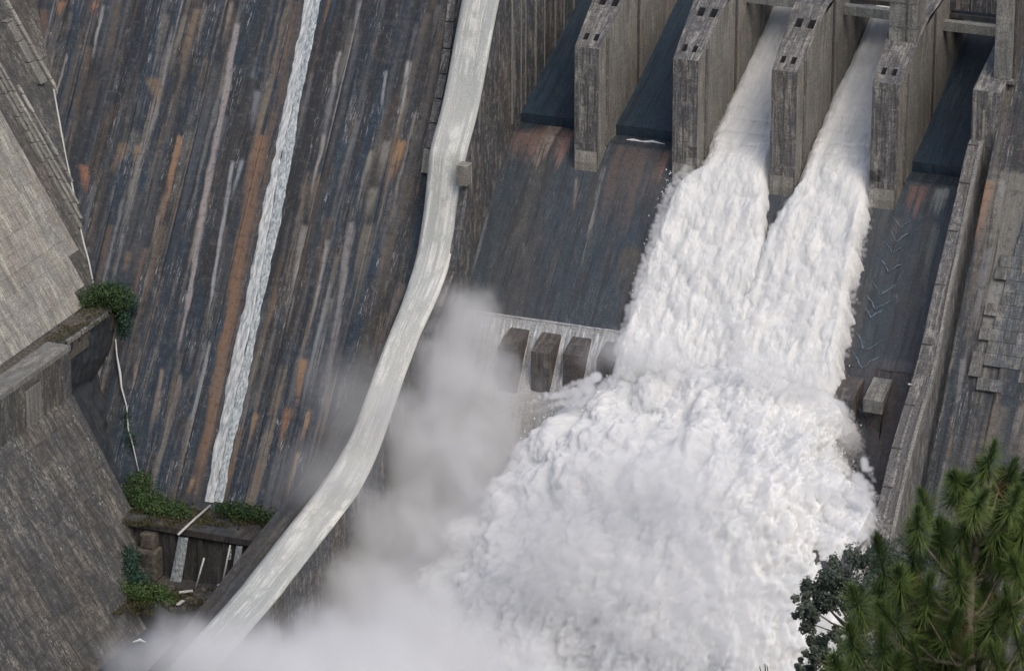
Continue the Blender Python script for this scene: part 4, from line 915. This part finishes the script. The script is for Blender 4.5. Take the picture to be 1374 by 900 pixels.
mist('mist', [(onY(480, 540, -54), (10, 6, 12)), (onY(440, 650, -64), (12, 6, 11))], .05, 'faint mist drifting over the dividing wall onto the dark dam face', .1, 5, .7, .7, .985, 6, .0, 1.0)
mist('mist', [(onY(870, 480, -30), (15, 4.5, 5)), (onY(1040, 505, -31), (13, 4.5, 5)), (onY(740, 740, -70), (22, 6, 18)), (onY(930, 790, -78), (24, 6, 18)), (onY(880, 640, -62), (24, 6, 12))],
     .13, 'thin white spray veils over the exploding foam', .2, 8, 1.2, .6, .99, 7, .1, .9)

# ---------------------------------------------------------------- shrubs on the benches
def shrub(name, blobs, label, mat=M_shrub, leaf=.38, dens=1.0, group='green shrubs on the benches of the dam'):
    c0 = np.mean([b[0] for b in blobs], 0); root = empty(name, c0, label, 'shrub', group)
    V, F = [], []
    for (c, r) in blobs:
        c = np.array(c); k = int(520*dens*(r[0]*r[1]*r[2])**.67/1.6)
        for i in range(k):
            d = RNG.normal(size=3); d /= np.linalg.norm(d); s = (.5+.5*random.random()+.25*max(0, random.gauss(0, 1)))*(1+.45*float(vnoise(np.array([d*2.2+c]), 3)[0]))
            p = c+d*np.array(r)*s; a = RNG.normal(size=3); a /= np.linalg.norm(a); b_ = np.cross(a, d+.01); b_ /= np.linalg.norm(b_)+1e-6
            L = leaf*(.6+.8*random.random()); b0 = len(V)
            V += [p-a*L*.5, p+b_*L*.28+d*.05, p+a*L*.5, p-b_*L*.28]; F.append((b0, b0+1, b0+2, b0+3))
    mesh('foliage', V, F, mat, root)
    VV, FF = [], []
    for (c, r) in blobs:
        c = np.array(c)
        tube('stem', [c-np.array([0, 0, r[2]*.95]), c+np.array([.3*r[0], 0, -.2*r[2]]), c+np.array([.1, 0, r[2]*.5])], [.12, .08, .03], M_bark, root, 5)
    return root
Zb = lambda x, y, z=38.5: onZ(x, y, z)
shrub('shrub', [(Zb(118, 402, 39), (2.6, 2.4, 1.6)), (Zb(140, 395, 40), (2.6, 2.4, 2.0)), (Zb(160, 402, 39.5), (2.4, 2.2, 2.4))], 'bushy green shrub on the bench at the foot of the pale abutment', M_shrub)
shrub('hanging_shrub', [(onD(170, 412, 1.5), (1.6, 1.5, 2.6)), (onD(166, 436, 1.2), (1.3, 1.2, 2.6)), (onD(150, 392, 2), (1.8, 1.6, 1.6))], 'bluish green shrub hanging down over the dark corner', M_shrub_b)
shrub('shrub', [(onZ(190, 668, bz+1), (3.4, 2.2, 2.2)), (onZ(212, 680, bz+.6), (3.6, 2.4, 1.5)), (onZ(235, 686, bz+.4), (3.0, 2.0, 1.2)), (onZ(188, 645, bz+2.2), (2.4, 1.8, 1.6))], 'spreading green shrub on the left of the toe bench', M_shrub)
shrub('shrub', [(onZ(318, 686, bz+.8), (3.4, 1.8, 1.4)), (onZ(340, 690, bz+.7), (3.2, 1.8, 1.5)), (onZ(362, 697, bz+.3), (2.2, 1.6, 1.0)), (onZ(303, 681, bz+.4), (1.8, 1.4, .8))], 'low bright green shrub right of the white trickle foot', M_shrub)
shrub('shrub', [(onZ(172, 752, 7), (2.0, 1.8, 2.8)), (onZ(182, 780, 5), (2.8, 2.0, 2.4)), (onZ(172, 765, 6), (2.0, 2.0, 2.6))], 'bluish shrub climbing the corner left of the small waterfall', M_shrub_b)
shrub('shrub', [(onZ(185, 795, 4), (3.2, 2.2, 2.0)), (onZ(212, 798, 3.8), (3.0, 2.0, 1.7)), (onZ(160, 792, 4), (2.4, 1.8, 1.8)), (onZ(226, 806, 3.4), (1.8, 1.4, .9))], 'leafy green shrub on the lower terrace above dark water', M_shrub)
shrub('shrub', [(onD(176, 590, 1), (1.0, 1.0, 2.2)), (onD(170, 560, 1), (.8, .8, 1.6))], 'small sparse shrub low in the dark corner by the rivulet', M_shrub_b, .3, .6)
def scatter(name, quad, z, n_, mat, leaf, label):
    V, F = [], []
    for i in range(n_):
        u, v = random.random(), random.random(); x = quad[0]+(quad[2]-quad[0])*u; y = quad[1]+(quad[3]-quad[1])*v+(quad[4] if len(quad) > 4 else 0)*u
        p = onZ(x, y, z); 
        if vnoise(np.array([p*.6]), 5)[0] < -.15: continue
        a = RNG.normal(size=3); a[2] = abs(a[2])+.4; a /= np.linalg.norm(a); s = np.cross(a, RNG.normal(size=3)); s /= np.linalg.norm(s); L = leaf*(.5+random.random()); b0 = len(V)
        V += [p-s*L*.16, p+s*L*.16, p+a*L]; F.append((b0, b0+1, b0+2))
    tag(mesh(name, V, F, mat), label, 'grass', None, 'stuff')
M_grass = leafmat('bench_grass', (.045, .05, .022), (.11, .10, .045))
scatter('grass', (165, 650, 385, 705, 8), bz, 9000, M_grass, .55, 'short rough grass and weeds along the toe bench')
scatter('grass', (150, 790, 320, 825), 3.2, 5000, M_grass, .5, 'brown green weeds among debris on the lower terrace')
scatter('moss', (60, 425, 150, 470, -45), 38.2, 2500, M_grass, .4, 'olive moss and weeds on the bench below the abutment')

# ---------------------------------------------------------------- pine and broadleaf tree in front
DP = 45.0
def tuft_mesh(seed, mat, nn=560):
    rg = random.Random(seed); V, F, At = [], [], []
    for i in range(nn):
        t = rg.random()**.85; h = t*.40; az = rg.random()*6.283
        if t > .8: el = R(70)+rg.gauss(0, .2); L = .15*(.8+.4*rg.random()); tip = .2
        else: el = R(-24)+R(78)*t/.8+rg.gauss(0, .25); L = (.28-.05*t)*(.6+.5*rg.random()); tip = .95
        d = np.array([math.cos(az)*math.cos(el), math.sin(az)*math.cos(el), math.sin(el)]); s = np.cross(d, [0, 0, 1.]); s /= np.linalg.norm(s)+1e-6
        p0 = np.array([0, 0, h]); p1 = p0+d*L*.55+np.array([0, 0, -.01]); p2 = p0+d*L+np.array([0, 0, -L*.14]); wv = s*.0027; b = len(V)
        V += [p0-wv, p0+wv, p1+wv, p1-wv, p2]; F += [(b, b+1, b+2, b+3), (b+3, b+2, b+4)]; At += [(0, 0, 0, 0), (0, 0, 0, 0), (0, 0, 0, tip*.5), (0, 0, 0, tip*.5), (0, 0, 0, tip)]
    me = bpy.data.meshes.new('needle_tuft'); me.from_pydata([tuple(v) for v in V], [], F); me.update()
    ca = me.color_attributes.new('stain', 'FLOAT_COLOR', 'POINT'); ca.data.foreach_set('color', np.array(At).ravel())
    me.materials.append(mat); return me
TM = [tuft_mesh(i, M_needle) for i in range(5)]+[tuft_mesh(50, M_brown, 260)]
def shoot_mesh():
    n_ = 6; V = []; hs = [-.1, .15, .38, .46, .49]; rs = [.010, .012, .02, .016, .002]
    for h_, r_ in zip(hs, rs): V += [(r_*math.cos(k*6.283/n_), r_*math.sin(k*6.283/n_), h_) for k in range(n_)]
    F = [(i*n_+k, i*n_+(k+1) % n_, (i+1)*n_+(k+1) % n_, (i+1)*n_+k) for i in range(4) for k in range(n_)]
    me = bpy.data.meshes.new('shoot'); me.from_pydata(V, [], F); me.update(); me.materials.append(M_candle); me.shade_smooth(); return me
SM = shoot_mesh()
base = depth(1318, 1300, DP+1.0)
pine = empty('pine_tree', base, 'green long needled pine tree at the lower right in front of the dam', 'tree')
top = depth(1320, 625, DP)
axis = [base+(top-base)*t+np.array([.15*math.sin(t*7), .1*math.cos(t*5), 0]) for t in np.linspace(0, 1, 14)]
tube('trunk', axis, [.16-.011*i for i in range(14)], M_bark, pine, 9)
heads = [(1322, 612, 0), (1294, 632, .3), (1276, 648, .4), (1302, 668, -.3), (1353, 668, -.3), (1233, 700, -.1), (1187, 748, -.2), (1262, 728, .1), (1372, 700, .2), (1340, 636, .3), (1335, 700, 0), (1285, 700, .2),
         (1362, 812, -.5), (1345, 740, .2), (1210, 775, 0), (1160, 812, -.2), (1185, 868, -.6), (1240, 800, -.2), (1290, 780, -.1), (1322, 830, -.3), (1150, 862, -.1), (1130, 895, 0), (1290, 885, -.6), (1240, 888, -.5), (1345, 890, -.5),
         (1215, 830, -.3), (1265, 845, -.4), (1175, 800, .2), (1225, 740, .3), (1305, 740, .1), (1372, 760, 0), (1372, 860, -.2), (1385, 640, .2), (1250, 675, .3), (1310, 640, .2), (1200, 900, -.3)]
rg = random.Random(11)
def inside(x, y):
    lim = np.interp(y, [600, 640, 660, 700, 745, 800, 850, 900, 1000], [1310, 1275, 1258, 1222, 1185, 1155, 1130, 1112, 1090])
    return x > lim+30
while len(heads) < 215:
    x, y = rg.uniform(1120, 1440), rg.uniform(640, 985)
    if inside(x, y): heads.append((x, y, rg.uniform(.2, 2.0)))
for k, (x, y, dz) in enumerate(heads):
    q = depth(x, y+26, DP+dz)
    brown = k > 36 and rg.random() < .10 or k in (9,)
    o = bpy.data.objects.new('needle_tuft', TM[5] if brown else TM[k % 5]); s = rg.uniform(.85, 1.2) if k < 36 else rg.uniform(.6, 1.15)
    dx = (q-np.array(axis[9]))[:2]
    o.rotation_euler = (rg.gauss(0, .26)-dx[1]*.06, rg.gauss(0, .26)+dx[0]*.14, rg.random()*6.28); o.scale = (s, s, s); o.location = tuple(rel(pine, q)); link(o, pine)
    c = bpy.data.objects.new('shoot', SM); c.rotation_euler = o.rotation_euler; c.scale = o.scale; c.location = o.location; link(c, pine)
    if k < 120:
        # limb from the trunk up to the tuft
        t = min(range(14), key=lambda i: abs(axis[i][2]-(q[2]-.35-.5*abs(dx[0])))); a = axis[t]; midp = (a+q)/2+np.array([0, 0, -.12*np.linalg.norm(q-a)])
        tube('limb', [a, midp, q+np.array([0, 0, .05])], [.035 if k < 40 else .02, .02, .008], M_bark, pine, 5)
# broadleaf
DB = 56.0
bb = depth(1185, 1280, DB)
bt = empty('broadleaf_tree', bb, 'dark grey green broadleaf tree left of the pine', 'tree')
ta = [bb, depth(1175, 1050, DB), depth(1165, 930, DB), depth(1150, 850, DB), depth(1140, 790, DB)]
tube('trunk', ta, [.14, .1, .07, .04, .015], M_bark, bt, 7)
clu = [(1180, 735, 22), (1150, 750, 20), (1130, 768, 20), (1112, 780, 18), (1090, 790, 18), (1082, 812, 16), (1085, 835, 15), (1108, 812, 20), (1130, 800, 22), (1155, 785, 24), (1180, 780, 24), (1150, 825, 20), (1120, 850, 11), (1095, 862, 13), (1090, 880, 13),
       (1110, 888, 16), (1140, 870, 16), (1165, 860, 22), (1190, 830, 24), (1200, 750, 18), (1130, 905, 18), (1165, 900, 22), (1105, 915, 20), (1190, 880, 22), (1195, 800, 20), (1080, 895, 8)]
V, F = [], []
rg = random.Random(3)
for (x, y, r_) in clu:
    dz = rg.uniform(-.5, .5); c = depth(x, y, DB+dz); rr = r_*1.25/FPX*DB
    t = ta[3] if y < 840 else ta[2]
    tube('limb', [t, (t+c)/2+np.array([0, 0, -.05]), c], [.022, .014, .006], M_bark, bt, 5)
    for s_ in range(12):
        cc = c+np.array([rg.gauss(0, .45), rg.gauss(0, .45), rg.gauss(0, .4)])*rr; r2 = rr*rg.uniform(.28, .5)
        for i in range(75):
            d = np.array([rg.gauss(0, 1), rg.gauss(0, 1), rg.gauss(0, 1)]); d /= np.linalg.norm(d); p = cc+d*r2*(.5+.5*rg.random())
            nl = d+np.array([0, 0, .7])+.5*np.array([rg.gauss(0, 1), rg.gauss(0, 1), 0]); nl /= np.linalg.norm(nl); a = np.cross(nl, [rg.gauss(0, 1), rg.gauss(0, 1), .1]); a /= np.linalg.norm(a); b_ = np.cross(nl, a); L = .055*rg.uniform(.6, 1.2); b0 = len(V)
            V += [p-a*L*.5, p+b_*L*.3, p+a*L*.5, p-b_*L*.3]; F.append((b0, b0+1, b0+2, b0+3))
mesh('foliage', V, F, M_broad, bt)
tw = empty('twig', depth(1026, 960, 60), 'bare dark twig tips poking up at the bottom edge', 'twig')
M_tw = plain('dark_twig', (.05, .05, .04), .9)
for pts in ([(1026, 960), (1024, 915), (1019, 893)], [(1024, 915), (1027, 897), (1026, 890)], [(1026, 930), (1031, 905), (1029, 892)]): tube('twig_stem', [depth(x, y, 60) for x, y in pts], [.015, .011, .007], M_tw, tw, 5)
print('panels', cnt, 'tris', sum(len(o.data.polygons) for o in bpy.data.objects if o.type == 'MESH')*2)
